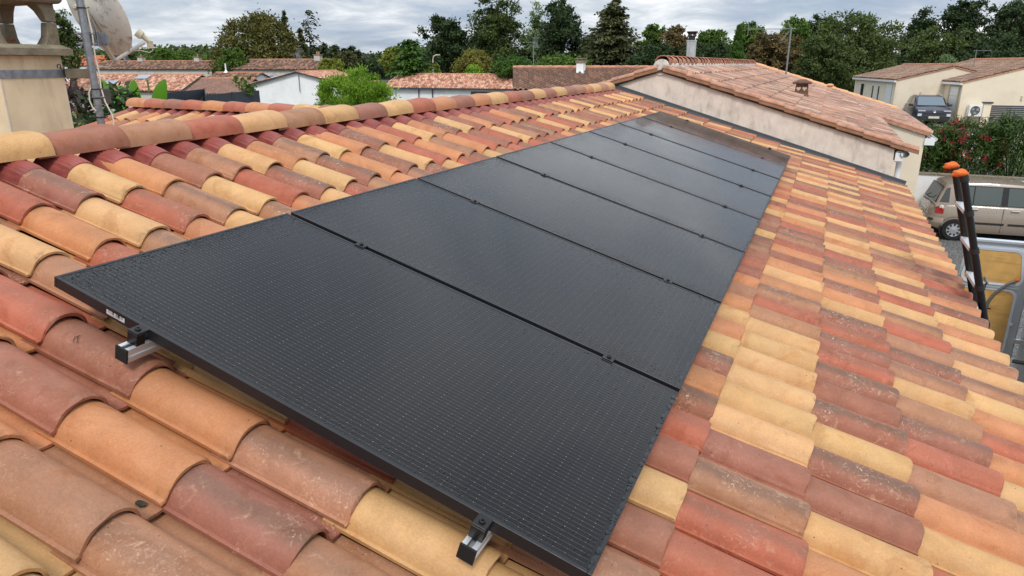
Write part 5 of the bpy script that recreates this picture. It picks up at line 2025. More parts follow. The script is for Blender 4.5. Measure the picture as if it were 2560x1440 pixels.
body = MB().loft([sec(x, w, a, b) for x, w, a, b in ST_])
cpart(body, 'body', carp, smooth=True)
# greenhouse: roof and pillars
CAB = [(.10, .70, .90, .95), (.22, .72, .92, 1.30), (.36, .70, .93, 1.50), (.62, .685, .95, 1.565), (1.3, .69, .95, 1.59), (2.1, .68, .95, 1.565), (2.55, .655, .95, 1.47), (3.05, .68, .93, 1.14), (3.38, .70, .90, .95)]


def side_y(z):
    return .795 - .17 * (z - .93)


def csec(x, w, z0, z1):
    zm = z0 + (z1 - z0) * .88
    wt = side_y(zm)
    return [(x, -side_y(z0), z0), (x, -wt, zm), (x, -wt * .94, z1 - .012), (x, -wt * .6, z1 + .008), (x, 0, z1 + .015), (x, wt * .6, z1 + .008), (x, wt * .94, z1 - .012), (x, wt, zm), (x, side_y(z0), z0)]


cpart(MB().loft([csec(*c) for c in CAB], close=False, caps=False), 'roof', carp, smooth=True)


def cab_side(x, z, off=.006):
    return (x, -side_y(z) - off, z)


for sy in (1, -1):
    for nm, poly, mt, off in (('window_surround', [(.70, .985), (.66, 1.12), (.68, 1.42), (.80, 1.50), (2.24, 1.49), (2.66, 1.22), (2.80, .99)], trim, .004),
                              ('side_window', [(.73, 1.02), (.70, 1.14), (.72, 1.40), (.82, 1.475), (.96, 1.475), (.96, 1.005)], car_glass, .009),
                              ('side_window', [(.99, 1.005), (.99, 1.475), (1.62, 1.475), (1.62, 1.005)], car_glass, .009),
                              ('side_window', [(1.78, 1.005), (1.76, 1.47), (2.22, 1.465), (2.60, 1.22), (2.72, 1.01)], car_glass, .009)):
        pts = [cab_side(x, z, off) for x, z in poly]
        pts = [(x, y * sy, z) for x, y, z in pts]
        cpart(MB().prism(pts, (0, .003 * sy, 0)), nm, mt)
    # door seams, handles, rubbing strip
    yb = -.858 * sy
    for x in (1.70,):
        cpart(MB().box((x, yb + .004 * sy, .62), (.008, .006, .66)), 'door_seam', trim)
    cpart(MB().box((.86, yb + .012 * sy, .80), (.008, .006, .30)), 'door_seam', trim)
    cpart(MB().box((1.33, yb - .004 * sy, .52), (.86, .012, .055)), 'rubbing_strip', trim, bevel=.004)
    cpart(MB().box((2.28, yb - .004 * sy, .52), (.86, .012, .055)), 'rubbing_strip', trim, bevel=.004)
    for x in (.96, 1.92):
        cpart(MB().box((x + .05, yb - .010 * sy, .895), (.20, .028, .028)), 'door_handle', alu, bevel=.006)
    # rear lamp wraps the corner
    lamp = MB().loft([[(x, -(float(np.interp(x, [q[0] for q in ST_], [q[1] for q in ST_])) * wz + .008) * sy, z) for x in (.12, .17, .22, .27, .31)] for z, wz in ((.73, 1.0), (.80, 1.0), (.88, .99), (.95, .955))], close=False, caps=False)
    cpart(lamp, 'rear_lamp', pm('red lamp lens', lin(176, 24, 26), .15, .15, 20, spec=.8), smooth=True)
    cpart(MB().lathe((.25, -.822 * sy, .90), (-.25, -1 * sy, 0), [(0, .02), (.045, .016), (.058, .0)], 16), 'lamp_lens', pm('clear lamp lens', lin(226, 214, 210), .15, .1, 20, spec=.8), smooth=True)
    cpart(MB().lathe((.24, -.832 * sy, .86), (-.25, -1 * sy, 0), [(0, .022), (.028, .018), (.034, .0)], 16), 'lamp_lens', pm('red lamp lens', lin(176, 24, 26), .15, .15, 20, spec=.8), smooth=True)
    cpart(MB().box((2.62, -.92 * sy, 1.06), (.10, .16, .11)), 'wing_mirror', trim, bevel=.02)
    for x in (.62, 3.10):
        cpart(MB().lathe((x, -.846 * sy, .31), (0, 1 * sy, 0), [(.35, -.016), (.35, .02), (0, .02)], 26), 'wheel_arch', trim)
rw = [(.17, -.66, 1.0), (.17, .66, 1.0), (.335, .60, 1.43), (.335, -.60, 1.43)]
cpart(MB().prism([(x - .082, y, z) for x, y, z in rw], (.012, 0, .004)), 'rear_window', pm('tinted rear glass', lin(30, 36, 38), .12, .05, 5, spec=.2))
cpart(MB().prism([cab_side(.18, 1.03, .008), cab_side(.31, 1.40, .008), cab_side(.40, 1.43, .008), cab_side(.41, 1.03, .008)], (0, .003, 0)), 'quarter_window', dark_glass)
cpart(MB().loft([sec(x, w + .02, .34, .62) for x, w in ((-.03, .40), (.0, .62), (.08, .75), (.20, .82), (.34, .852))]), 'rear_bumper', carp, smooth=True)
cpart(MB().box((.05, -.715, .56), (.10, .16, .05)), 'bumper_strip', trim, bevel=.01)
cpart(MB().box((-.01, 0, .72), (.02, .52, .12), Matrix.Rotation(rad(-8), 3, 'Y')), 'number_plate', pm('number plate', lin(198, 196, 186), .5, .1, 10))
cpart(MB().tube([(.10, .1, 1.03), (.02, .06, 1.08), (.08, -.2, 1.18)], .012, 6), 'rear_wiper', trim)
cpart(MB().box((2.0, 0, .75), (3.2, 1.3, .4)), 'interior', trim)
for x in (1.15, 2.05):
    for y in (-.36, .36):
        cpart(MB().box((x, y, 1.22), (.12, .26, .22), Matrix.Rotation(rad(10), 3, 'Y')), 'headrest', trim, bevel=.03)
ws = [(2.60, -.62, 1.44), (2.60, .62, 1.44), (3.30, .68, .99), (3.30, -.68, .99)]
cpart(MB().prism([(x + .02, y, z + .02) for x, y, z in ws], (.006, 0, .01)), 'windscreen', car_glass)
for x in (.62, 3.10):
    for y in (-.79, .79):
        wheel(cpart, (x, y, .30), .30, .19, (0, 1 if y < 0 else -1, 0), 9)
car.rotation_euler = (0, 0, rad(5.0))

# ------------------------------------------------------------------ low wall and oleander hedge
lw = thing('low_wall', 'low white rendered wall behind the beige car', 'wall', (12, 22.6, 0))
MB().box((0, 0, .75), (16.5, .20, 1.50)).build('wall_body', render_white, lw)
for k in range(11):
    MB().box((-7.5 + k * 1.5, 0, 1.526), (1.492, .27, .05)).build('coping_stone', concrete, lw, bevel=.006)


def oleander(x, y, w, h, label, fl, nf):
    t = thing('oleander_bush', label, 'bush', (x, y, 1.2), group='oleanders behind the low wall')
    m = MB()
    for k in range(9):
        a = 2 * math.pi * k / 9
        m.tube([(.1 * math.cos(a), .1 * math.sin(a), 0), (w * .3 * math.cos(a), .4 * math.sin(a), h * .5), (w * .45 * math.cos(a), .5 * math.sin(a), h * .9)], [.02, .015, .006], 5)
    m.build('stem', bark, t)
    # shoots: whorls of long narrow leaves
    nsh = int(260 * w)
    ang = RNG.uniform(0, 2 * np.pi, nsh); rr = np.sqrt(RNG.uniform(.15, 1, nsh))
    cx = rr * np.cos(ang) * w * .55; cy = rr * np.sin(ang) * .75
    cz = h * (.12 + .88 * RNG.uniform(0, 1, nsh) ** .7 * np.sqrt(np.clip(1.1 - rr ** 3 * .55, .1, 1)))
    m_ = 22
    P = np.repeat(np.stack([cx, cy, cz], 1), m_, 0) + RNG.normal(size=(nsh * m_, 3)) * np.array([.06, .06, .09])
    out = np.stack([cx / w, cy / .75, np.full(nsh, .9)], 1)
    A = np.repeat(out, m_, 0) * .6 + RNG.normal(size=(nsh * m_, 3)) * .75
    N = np.repeat(out, m_, 0) + np.array([0, 0, .6])
    leaves('foliage', P, N, .17, .032, LM['oleander'], t, 0, val=np.repeat(RNG.uniform(0, 1, nsh), m_) * .7 + RNG.uniform(0, .3, nsh * m_), along=A)
    if nf:
        i = RNG.choice(nsh, nf, replace=False)
        c = np.stack([cx[i] * 1.05, cy[i] * 1.05 - .12, cz[i] + .05], 1)
        k = 26
        P = np.repeat(c, k, 0) + RNG.normal(size=(nf * k, 3)) * .055
        o = leaves('flowers', P, RNG.normal(size=(nf * k, 3)) + np.array([0, -1, .6]), .05, .045, LM[fl], t)
        o['kind'] = 'stuff'
    return t


for x, w, h, fl, nf, lab in ((4.9, 1.5, 1.62, 'rose', 30, 'oleander with red flowers at the left end of the low wall'),
                             (6.1, 1.6, 1.80, 'rose', 60, 'oleander thick with red flowers above the beige car roof'),
                             (7.3, 1.5, 1.95, 'pinkf', 4, 'oleander with a few pale pink blooms on top'),
                             (8.4, 1.5, 1.90, 'whitef', 60, 'oleander with white flowers at the right edge'),
                             (9.7, 1.8, 1.5, 'rose', 14, 'oleander with red flowers right of the white one'),
                             (11.3, 1.8, 1.5, 'whitef', 14, 'oleander with white flowers at the far end of the wall')):
    oleander(x, 23.6, w, h, lab, fl, nf)

# ------------------------------------------------------------------ dark car by the cream house
suv = thing('dark_car', 'dark blue sport utility car parked nose-out by the cream house', 'car', (7.42, 44.0, GZ))
nav = pm('dark blue car paint', lin(40, 44, 58), .25, .05, 3, spec=.6)
suv.rotation_euler = (0, 0, rad(5))


def spart(mb, name, mat, **kw):
    return mb.build(name, mat, suv, **kw)


def s2(y, w, z0, z1):
    return [(-w * .94, y, z0), (-w, y, z0 + .2), (-w, y, z1 - .18), (-w * .93, y, z1), (0, y, z1 + .03), (w * .93, y, z1), (w, y, z1 - .18), (w, y, z0 + .2), (w * .94, y, z0), (0, y, z0)]


spart(MB().loft([s2(*q) for q in ((0, .70, .30, .62), (.06, .82, .24, .80), (.35, .88, .22, .92), (1.1, .90, .22, 1.0), (2.6, .90, .22, 1.02), (3.8, .88, .26, 1.02), (4.18, .78, .34, .95))]), 'body', nav, smooth=True)
spart(MB().loft([[(-w, y, z0), (-w * .86, y, z1 - .05), (-w * .7, y, z1), (w * .7, y, z1), (w * .86, y, z1 - .05), (w, y, z0)] for y, w, z0, z1 in ((1.0, .80, .97, 1.02), (1.75, .80, .98, 1.50), (2.4, .80, 1.0, 1.56), (3.3, .78, 1.0, 1.52), (4.05, .72, .98, 1.05))], close=False, caps=False), 'cabin', nav, smooth=True)
spart(MB().prism([(-.70, 1.04, 1.03), (.70, 1.04, 1.03), (.60, 1.66, 1.46), (-.60, 1.66, 1.46)], (0, -.02, .02)), 'windscreen', glass_mat('suv_glass', lin(88, 104, 116), .04))
for s_ in (-1, 1):
    spart(MB().prism([(s_ * .795, 1.35, 1.06), (s_ * .715, 1.80, 1.43), (s_ * .715, 2.40, 1.46), (s_ * .79, 2.40, 1.06)], (s_ * .02, 0, 0)), 'side_window', dark_glass)
    spart(MB().prism([(s_ * .79, 2.48, 1.06), (s_ * .715, 2.48, 1.46), (s_ * .71, 3.3, 1.42), (s_ * .78, 3.6, 1.08)], (s_ * .02, 0, 0)), 'side_window', dark_glass)
    spart(MB().box((s_ * .98, 1.35, 1.05), (.2, .12, .13)), 'wing_mirror', nav, bevel=.02)
    spart(MB().box((s_ * .62, .035, .80), (.36, .06, .05)), 'running_light', pm('lamp glass', lin(190, 196, 204), .1, .05, 5, spec=.9))
    spart(MB().box((s_ * .70, .02, .58), (.20, .06, .14)), 'headlamp', pm('lamp glass', lin(190, 196, 204), .1, .05, 5, spec=.9), bevel=.01)
    spart(MB().tube([(s_ * .6, 1.8, 1.545), (s_ * .62, 2.4, 1.60), (s_ * .6, 3.3, 1.56)], .015, 6), 'roof_rail', alu)
    for y in (.85, 3.45):
        wheel(spart, (s_ * .80, y, .33), .33, .2, (s_ * -1, 0, 0), 7)
spart(MB().box((0, .0, .42), (1.3, .06, .22)), 'grille', trim, bevel=.02)
spart(MB().box((0, .005, .66), (1.1, .05, .06)), 'upper_grille', trim)
spart(MB().box((0, -.04, .46), (.52, .02, .11)), 'number_plate', pm('number plate', lin(198, 196, 186), .5, .1, 10))
spart(MB().lathe((0, -.02, .76), (0, -1, .3), [(.035, 0), (.055, .004), (.06, 0)], 16), 'badge', alu)
# ------------------------------------------------------------------ village houses in the background
blue = pm('blue shutter paint', lin(116, 160, 206), .6, .08, 5)
Z3 = Vector((0, 0, 1))


def chimney_on(root, p, w, d, h, mat, pots=0, cap=True):
    c = MB().box(Vector(p) + Z3 * h / 2, (w, d, h)).build('chimney_stack', mat, root)
    if cap:
        MB().box(Vector(p) + Z3 * (h + .05), (w * 1.25, d * 1.25, .10)).build('chimney_cap', concrete, root)
    for k in range(pots):
        MB().cyl(Vector(p) + Z3 * (h + .1) + Vector(((k - (pots - 1) / 2) * .3, 0, 0)), Vector(p) + Z3 * (h + .45) + Vector(((k - (pots - 1) / 2) * .3, 0, 0)), .1, n=8).build('chimney_pot', verge_m, root)
    return c


# white house: gable towards us, long roof running right
g1, A1, d1, n1h = gable_house('white_gable_house', 'white house with plain gable end, one dark window and antenna', (-37.67, 51.64), 108.0, 10.0, 8.4, 2.93, 3.92, 0, render_white, PINKPAL, .22, .36)
ws_ = n1h * 1.45 - d1 * .006
win(g1, ws_ + Z3 * .55, n1h, .42, 1.55, .04, mat=anth, fmat=anth, out=-d1)
for q in (0.02, 8.38):
    MB().cyl(n1h * q - d1 * .05, n1h * q - d1 * .05 + Z3 * 2.8, .05, n=8).build('downpipe', anth, g1)
for s in (0, 1):
    q = MB()
    e0 = n1h * (0 if s == 0 else 8.4) + Z3 * 2.88 - d1 * .27
    e1 = n1h * 4.2 + Z3 * 4.0 - d1 * .27
    q.prism([e0, e1, e1 - Z3 * .10, e0 - Z3 * .10], d1 * .03)
    q.build('verge_board', anth, g1)
antenna('gable_antenna', 'television antenna on a pole fixed to the white gable wall', A1 + n1h * 4.0 - d1 * .15 + Z3 * 2.2, 3.3, (-.9, -.3, 0), 4, .5, True, 1.5, .035)

# long white house further right, ridge across the view
g2, A2, d2, n2h = gable_house('long_white_house', 'long low white house with pale pink tiles, grey gutter and open porch', (-35.0, 53.9), 4.0, 12.6, 7.2, 2.62, 3.66, 0, render_white, PINKPAL, .215, .36)
MB().box(d2 * 6.3 - n2h * .3 + Z3 * 2.55, (13.1, .10, .12), basis_from(d2, n2h)).build('gutter', anth, g2)
for q in (3.6, 4.95):
    MB().cyl(d2 * q - n2h * .08, d2 * q - n2h * .08 + Z3 * 2.5, .05, n=8).build('downpipe', anth, g2)
MB().prism([d2 * 8.6 - n2h * .01, d2 * 10.9 - n2h * .01, d2 * 10.9 - n2h * .01 + Z3 * 2.35, d2 * 8.6 - n2h * .01 + Z3 * 2.35], -n2h * .02).build('porch_shade_panel', pm('porch shade', lin(92, 94, 96), .9, .1, 2), g2)  # flat panel on the wall, the porch's shade painted as grey
MB().box(d2 * 9.9 - n2h * .12 + Z3 * 1.1, (.35, .2, 2.2), basis_from(d2, n2h)).build('porch_post', render_white, g2)

# brown-tiled house with chimney, just beyond our roof
g3, A3, d3, n3h = gable_house('brown_roof_house', 'house with dark brown tiled roof and slim white chimney', (-10.3, 27.65), 24.0, 9.5, 7.4, 3.58, 4.40, 0, render_dusty, BROWNPAL, .235, .40, over=.3)
cst = chimney_on(g3, d3 * 2.9 + n3h * 2.9 + Z3 * 4.05, .34, .34, .62, render_white)
MB().box(d3 * 2.9 + n3h * 2.85 + Z3 * 4.17, (.5, .5, .16)).build('chimney_flashing', render_white, g3)
MB().box(d3 * 2.9 + n3h * 2.9 + Z3 * 4.86, (.42, .42, .04)).build('chimney_lid', concrete, g3)
MB().box(d3 * 4.75 - n3h * .34 + Z3 * 3.44, (10.0, .10, .12), basis_from(d3, n3h)).build('gutter', render_dusty, g3)
antenna('slim_roof_antenna', 'television antenna above the left end of the brown roof', A3 + d3 * .7 + n3h * 4.0 + Z3 * 4.3, 1.35, (-.95, -.2, 0), 4, .5, True, .8, .022)

# two-storey house with blue shutters
g4, A4, d4, n4h = gable_house('shutter_house', 'two-storey stone house with blue shutters and mottled brown roof', (-69.2, 70.6), 9.0, 12.4, 8.0, 3.98, 5.12, -1.0, render_dusty, DARKPAL, .28, .45, gablem=render_grey)
for q, sh in ((1.9, blue), (4.5, blue), (7.0, blue)):
    win(g4, d4 * q - n4h * .01 + Z3 * 2.75, d4, .85, 1.5, .07, shutters=sh, out=-n4h)
chimney_on(g4, d4 * 10.4 + n4h * 3.6 + Z3 * 5.6, .9, .6, 1.1, render_dusty, 2)

# long grey-white house far left
g5, A5, d5, n5h = gable_house('long_old_house', 'long old house with dark weathered roof and small upper windows', (-103.0, 75.0), 11.5, 21.5, 8.0, 3.90, 5.0, -1.0, render_dusty, DARKPAL, .3, .5, gablem=render_grey)
for q in (9.6, 11.6, 16.0, 19.0):
    win(g5, d5 * q - n5h * .01 + Z3 * 3.35, d5, .95, .62, .10, out=-n5h)
for q in (7.4, 17.4, 22.0):
    chimney_on(g5, d5 * (q - .8) + n5h * 4 + Z3 * 5.6, 1.0, .7, 1.0, render_dusty, 1)
antenna('village_antenna', 'small antenna over the long dark village roof', A5 + d5 * 6.4 + n5h * .6 + Z3 * 4.4, 2.4, (-.9, -.2, 0), 4, 1.2, True, 2.2, .05)

# orange-roofed house at the far left
g6, A6, d6, n6h = gable_house('orange_roof_house', 'far house with plain orange tile roof behind the mast', (-142.0, 92.0), 18.0, 14.0, 9.0, 4.35, 6.1, -1.0, render_white, ORANGEPAL, .35, .5)
chimney_on(g6, d6 * 14.5 + n6h * 4 + Z3 * 6.2, 1.4, 1.0, 1.9, render_white)
g6b, *_ = gable_house('small_orange_roof_house', 'far low house with orange roof above the long dark roof', (-98.0, 99.0), 10.0, 12.0, 8.0, 4.5, 6.0, -1.0, render_white, ORANGEPAL, .35, .5)

# broad pink-tiled roof
g7, A7, d7, n7h = gable_house('pink_roof_house', 'low house with broad mottled pink tile roof and two skylights', (-61.07, 41.0), 25.0, 11.0, 10.0, 2.36, 3.58, -.6, render_dusty, PINKPAL, .24, .42)
for (q, v) in ((5.6, 3.4), (3.4, 1.4)):
    up = (n7h * 5.0 + Z3 * 1.22).normalized()
    p = d7 * q + Z3 * 2.96 + up * v + Z3 * .12
    MB().prism([p, p + d7 * 1.15, p + d7 * 1.15 + up * 1.3, p + up * 1.3], (0, 0, .06)).build('skylight', glass_mat('skylight_glass', lin(150, 160, 168), .1), g7)
g7b, *_ = gable_house('lean_to_shed', 'plain dusky pink sloping roof beside the mottled roof', (-50.7, 46.0), 25.0, 4.6, 9.0, 2.1, 3.25, -.6, render_dusty, [lin(150, 118, 104), lin(142, 110, 98)], .24, .42)

# small house with mossy brown roof and white gable
g8, A8, d8, n8h = gable_house('mossy_roof_house', 'small house with mossy brown roof and white gable end', (-60.2, 55.2), 2.0, 5.9, 8.4, 2.22, 3.66, -.6, render_white, DARKPAL, .26, .42, gablem=render_white)
fin = MB().lathe(d8 * 1.2 + n8h * 4.2 + Z3 * 4.3, (0, 0, 1), [(.30, 0), (.16, .12), (.08, .25), (.06, .9), (.0, 1.0)], 10).build('roof_finial', render_white, g8)
# far white house between the trees
g9, A9, d9, n9h = gable_house('far_white_house', 'far white house glimpsed between the trees on the horizon', (-92.0, 165.0), 12.0, 9.0, 8.0, 4.7, 6.0, 0, render_white, PINKPAL, .4, .6)
for q in (2.0, 4.5, 7.0):
    win(g9, d9 * q - n9h * .01 + Z3 * 3.3, d9, .9, .9, .08, out=-n9h)
# dark composite fence
FENCE = [(-38.35, 33.04, 2.77), (-38.86, 35.12, 2.82), (-39.12, 37.34, 2.91), (-36.5, 34.94, 2.60), (-36.49, 37.28, 2.71), (-36.26, 39.7, 2.77)]
fn = thing('metal_fence', 'anthracite panel fence in front of the village houses', 'fence', (-38.2, 33.0, 0))
pts = FENCE
for i in range(len(pts) - 1):
    a = Vector(pts[i]) - fn.location; b = Vector(pts[i + 1]) - fn.location
    dd = (b - a); dd.z = 0
    nrm = Vector((-dd.y, dd.x, 0)).normalized()
    MB().prism([Vector((a.x, a.y, 0)), Vector((b.x, b.y, 0)), b, a], nrm * .05).build('fence_panel', anth, fn)
    MB().box((a.x, a.y, a.z / 2), (.1, .1, a.z + .06)).build('post', anth, fn)
# street lamp
sl = thing('street_lamp', 'thin pale street lamp above the long white house roof', 'street lamp', (-35.3, 63.5, 0))
MB().tube([(0, 0, 0), (0, 0, 5.0), (.1, 0, 5.35), (.45, 0, 5.5)], .06, 8).build('pole', cast_cream, sl, smooth=True)
MB().box((.62, 0, 5.48), (.42, .18, .1)).build('lamp_head', cast_cream, sl, bevel=.02)

# ------------------------------------------------------------------ plants close by
tree('round_bush', 'bright green round bush in front of the white houses', (-13.6, 20.2, 0), 4.2,
     [(0, 0, 3.45, 1.30, 1.25, 1.0), (-.55, .2, 3.2, 1.0, 1.0, .9), (.6, -.2, 3.15, 1.0, 1.0, .9), (0, 0, 2.6, 1.45, 1.4, 1.0)], 36000, .13, 'bright', 330, .12, True, None, .10, -.55, .32, .66, 'bush')
tree('sapling', 'small thin sapling in front of the grey fence', (-36.6, 38.8, 0), 3.6,
     [(-.6, 0, 3.5, .45, .4, .35), (.35, 0, 3.35, .5, .4, .55), (0, 0, 2.75, .6, .5, .45), (-.1, 0, 3.0, .45, .4, .4)], 420, .22, 'mid', 34, .07, True, None, .22, .1, .6, .4)
bn = thing('banana_plant', 'banana plant with large torn leaves behind the wing roof', 'plant', (-11.9, 9.6, 0))
MB().tube([(0, 0, 0), (.03, 0, 2.0), (0, .05, 3.5)], [.14, .12, .07], 10).build('stem', LM['banana'], bn)


def banana_leaf(pts, w):
    """pts midrib points, w max half-width"""
    pts = [Vector(p) for p in pts]
    n = len(pts) - 1
    vs, fs = [], []
    view = Vector((.72, -.62, .25)).normalized()
    for i, p in enumerate(pts):
        d = (pts[min(i + 1, n)] - pts[max(i - 1, 0)]).normalized()
        s = d.cross(view).normalized()
        f = math.sin(math.pi * (0.08 + .92 * i / n)) ** .6 if i < n else .02
        ww = w * f
        vs += [p - s * ww - view * .25 * ww, p, p + s * ww - view * .25 * ww]
    for i in range(n):
        a = i * 3
        fs += [(a, a + 1, a + 4, a + 3), (a + 1, a + 2, a + 5, a + 4)]
    o = MB().add(vs, fs).build('leaf', LM['banana'], bn, smooth=True)
    return o


def bz(a, b, c, n=8):
    a, b, c = Vector(a), Vector(b), Vector(c)
    return [a * (1 - t) ** 2 + b * 2 * t * (1 - t) + c * t * t for t in [i / n for i in range(n + 1)]]


BL = [(-.09, -.12, 3.92), (-.49, -.15, 4.33), (-.16, -.07, 4.16), (.17, .04, 4.05), (.18, .05, 4.05), (.21, .15, 4.30), (.69, .24, 3.97), (.83, .42, 4.31), (.47, .26, 4.28), (.55, .20, 4.02)]
banana_leaf(bz((0.0, .1, 3.4), (-.30, -.05, 3.9), BL[1]), .13)
banana_leaf(bz((.35, .25, 3.5), BL[3], BL[2]), .12)
banana_leaf(bz((.25, .2, 3.5), BL[4], BL[5]), .11)
banana_leaf(bz((.5, .4, 3.4), BL[6], BL[7]), .15)
banana_leaf(bz((.0, -.1, 3.4), (-.5, -.5, 3.8), (-.3, -.3, 3.6)), .13)
MB().tube([BL[9], BL[8]], .018, 6).build('leaf_stalk', LM['yellow'], bn)
tree('yellow_shrub', 'yellow-green shrub between the chimney and the wing roof', (-8.6, 5.6, 0), 3.6,
     [(0, 0, 3.0, 1.0, .9, .75), (.7, .4, 2.8, .8, .8, .7), (-.8, -.3, 2.9, .9, .9, .8)], 5200, .13, 'olive', 120, .08, True, None, .13, 0, .5, .6, 'bush')
tree('purple_shrub', 'dark purple-leaved shrub behind the mast', (-12.2, 7.6, 0), 4.4,
     [(0, 0, 3.5, 1.3, 1.0, .95), (-.9, -.4, 3.4, 1.0, 1.0, .9)], 4200, .16, 'purple', 110, .10, True, None, .14, 0, .5, .6, 'bush')
tree('garden_shrub', 'dark green garden shrub beside the purple one', (-10.4, 8.3, 0), 4.1,
     [(0, 0, 3.3, 1.0, .9, .9), (.9, .6, 2.9, .9, .8, .9)], 3200, .16, 'dark', 90, .10, True, None, .14, 0, .5, .6, 'bush')

# ------------------------------------------------------------------ trees


def px(x, D, y=157.0):
    """world point on the sight line through photo column x at depth D (used only to lay out the tree belt)"""
    c, s = (x - 1280) / 1740.0, (y - 720) / 1740.0
    return (2.088 + D * (-.38442 + c * .91483 + s * .12374), -1.288 + D * (.87083 + c * .40385 - s * .28033), 4.614 + D * (-.3064 - s * .9519))


def zy(y, D):
    return px(1280, D, y)[2]


def T(name, label, x0, x1, ytop, D, kind, lobes=7, n=5200, leaf=None, base=0.0, flat=1.0, group=None, ybot=None, clumps=110, spread=.15, shell=.55, aspect=.6, cat='tree'):
    p = px((x0 + x1) / 2, D)
    top = zy(ytop, D) - base
    w = (x1 - x0) / 1740.0 * D * 1.06 / 2
    bot = (zy(ybot, D) - base) if ybot is not None else top * .28
    hh = (top - bot)
    rg = random.Random(int(x0 * 3 + ytop))
    bl = []
    for i in range(lobes):
        f = (i + .5) / lobes
        z = bot + hh * (.18 + .68 * f)
        env = math.sqrt(max(.05, 1 - (abs(z - (bot + hh * .45)) / (hh * .62)) ** 2))
        a = rg.uniform(0, 6.28)
        r = w * rg.uniform(.40, .58) * (.65 + .35 * env)
        o = max(0, w * env - r)
        bl.append((math.cos(a) * o * rg.uniform(.7, 1.1), math.sin(a) * o * rg.uniform(.7, 1.1), min(z, top - r * .7), r, r, min(r * .8 * flat, hh * .3)))
    bl.append((rg.uniform(-.2, .2) * w, 0, top - .26 * hh, w * .5, w * .5, hh * .27))
    bl.append((0, 0, bot + hh * .38, w * .78, w * .78, hh * .40))
    leaf = (leaf or max(.22, D * .0052)) * .70
    return tree(name, label, (p[0], p[1], base), top, bl, int(n * 2.1), leaf, kind, int(clumps * 1.5), .018 * top + .1, True, group, spread, .1, aspect, shell, cat)


GT = 'trees behind the houses'
tree('holm_oak', 'big dome-shaped olive green oak behind the shuttered house', (*px(648, 105)[:2], -1), 12.2,
     [(0, 0, 6.0, 5.9, 5.9, 6.6), (1.2, .5, 7.5, 4.4, 4.4, 5.0), (-1.6, -.6, 6.6, 4.2, 4.2, 5.4), (0, 0, 4.0, 6.4, 6.2, 4.0)], 30000, .44, 'olive', 620, .35, True, GT, .085, .1, .6, .8)
conifer('thin_spruce', 'slim dark spruce just right of the dome-shaped oak', (*px(722, 118)[:2], -1), zy(30, 118) + 1, 2.4, 2600, 'conif', .8, .25, 16, .1, .9, group=GT)
conifer('sparse_pine', 'tall sparse open-branched conifer against the sky', (*px(779, 120)[:2], -1), zy(26, 120) + 1, 3.0, 1700, 'conif', .7, .22, 13, .42, .35, .30, group=GT)
conifer('small_spruce', 'small pointed spruce left of the sparse conifer', (*px(757, 112)[:2], -1), zy(70, 112) + 1, 2.6, 2400, 'conifbrown', .7, .22, 12, .1, .9, group=GT)
for i, (x, y) in enumerate(((812, 106), (838, 112), (862, 120), (880, 116), (900, 128))):
    conifer('hedge_conifer', ['dark conifer next to the sparse tall one, leftmost of the row', 'second dark conifer of the descending row', 'third dark conifer of the descending row', 'fourth dark conifer of the descending row', 'lowest dark conifer at the right end of the row'][i],
            (*px(x, 100 - i * 2)[:2], -.5), zy(y, 100) + .5, 2.6, 2000, 'conif', .7, .2, 10, .05, .6, group='row of dark conifers')
T('yellowing_tree', 'yellow-green tree left of the dark cedar', 955, 1018, 118, 74, 'yellow', 5, 2600, .42, 0, 1, GT, 180)
conifer('cedar', 'broad dark green cedar in front of the oaks', (*px(1028, 66)[:2], 0), zy(100, 66), 3.0, 6500, 'thuja', .55, .25, 14, .05, .55, .1, group=GT, tip=.15)
T('oak', 'rounded dark oak right of the cedar', 1035, 1190, 48, 92, 'dark', 9, 7600, .55, 0, 1, GT, 190)
T('poplar', 'tall airy poplar with bare gaps near the picture top', 1172, 1330, -6, 100, 'oak', 12, 7600, .55, 0, 1.15, GT, 185, 90, .17, .5)
T('thin_tree', 'pale thin tree between the poplar and the dark oak', 1318, 1372, 10, 96, 'grey', 7, 1800, .5, 0, 1.3, GT, 170, 46, .2, .4)
T('tall_oak', 'very dark tall oak left of the big conifer', 1345, 1458, -8, 90, 'dark', 11, 7600, .52, 0, 1.2, GT, 190, 110, .16, .5)
conifer('big_conifer', 'big broad brownish conifer with pointed top', (*px(1528, 82)[:2], 0), zy(2, 82), 4.6, 17000, 'conifbrown', .55, .4, 30, .04, .58, .1, group=GT, tip=.12)
T('leafy_tree', 'round green tree right of the big conifer', 1582, 1664, 58, 84, 'mid', 7, 4200, .48, 0, 1, GT, 190)
T('bronze_tree', 'bronze-leaved tree left of the steel flue', 1645, 1738, 66, 80, 'brown', 7, 3800, .46, 0, 1, GT, 185, 80, .17, .45)
T('flue_tree', 'green tree just right of the steel flue', 1735, 1832, 64, 78, 'mid', 7, 4400, .46, 0, 1, GT, 190)
cy_ = thing('cypress', 'narrow bright green cypress column behind the pink roof', 'tree', (*px(1840, 52)[:2], 0), group=GT)
trunk_mesh(cy_, 5, .15, [], 3)
hC = zy(66, 52)
zz = RNG.uniform(.05, 1, 5200)
an = RNG.uniform(0, 2 * np.pi, 5200)
rr = .62 * np.clip(1.12 - zz ** 2.6, .05, 1) * RNG.uniform(.75, 1.05, 5200)
P_ = np.stack([rr * np.cos(an), rr * np.sin(an), zz * hC], 1)
leaves('crown', P_, np.stack([np.cos(an), np.sin(an), .3 * np.ones_like(an)], 1), .34, .12, LM['thuja'], cy_, -.9)
T('behind_cypress_tree', 'light green tree behind the cypress column', 1800, 1912, 62, 84, 'mid', 7, 4200, .48, 0, 1, GT, 185)
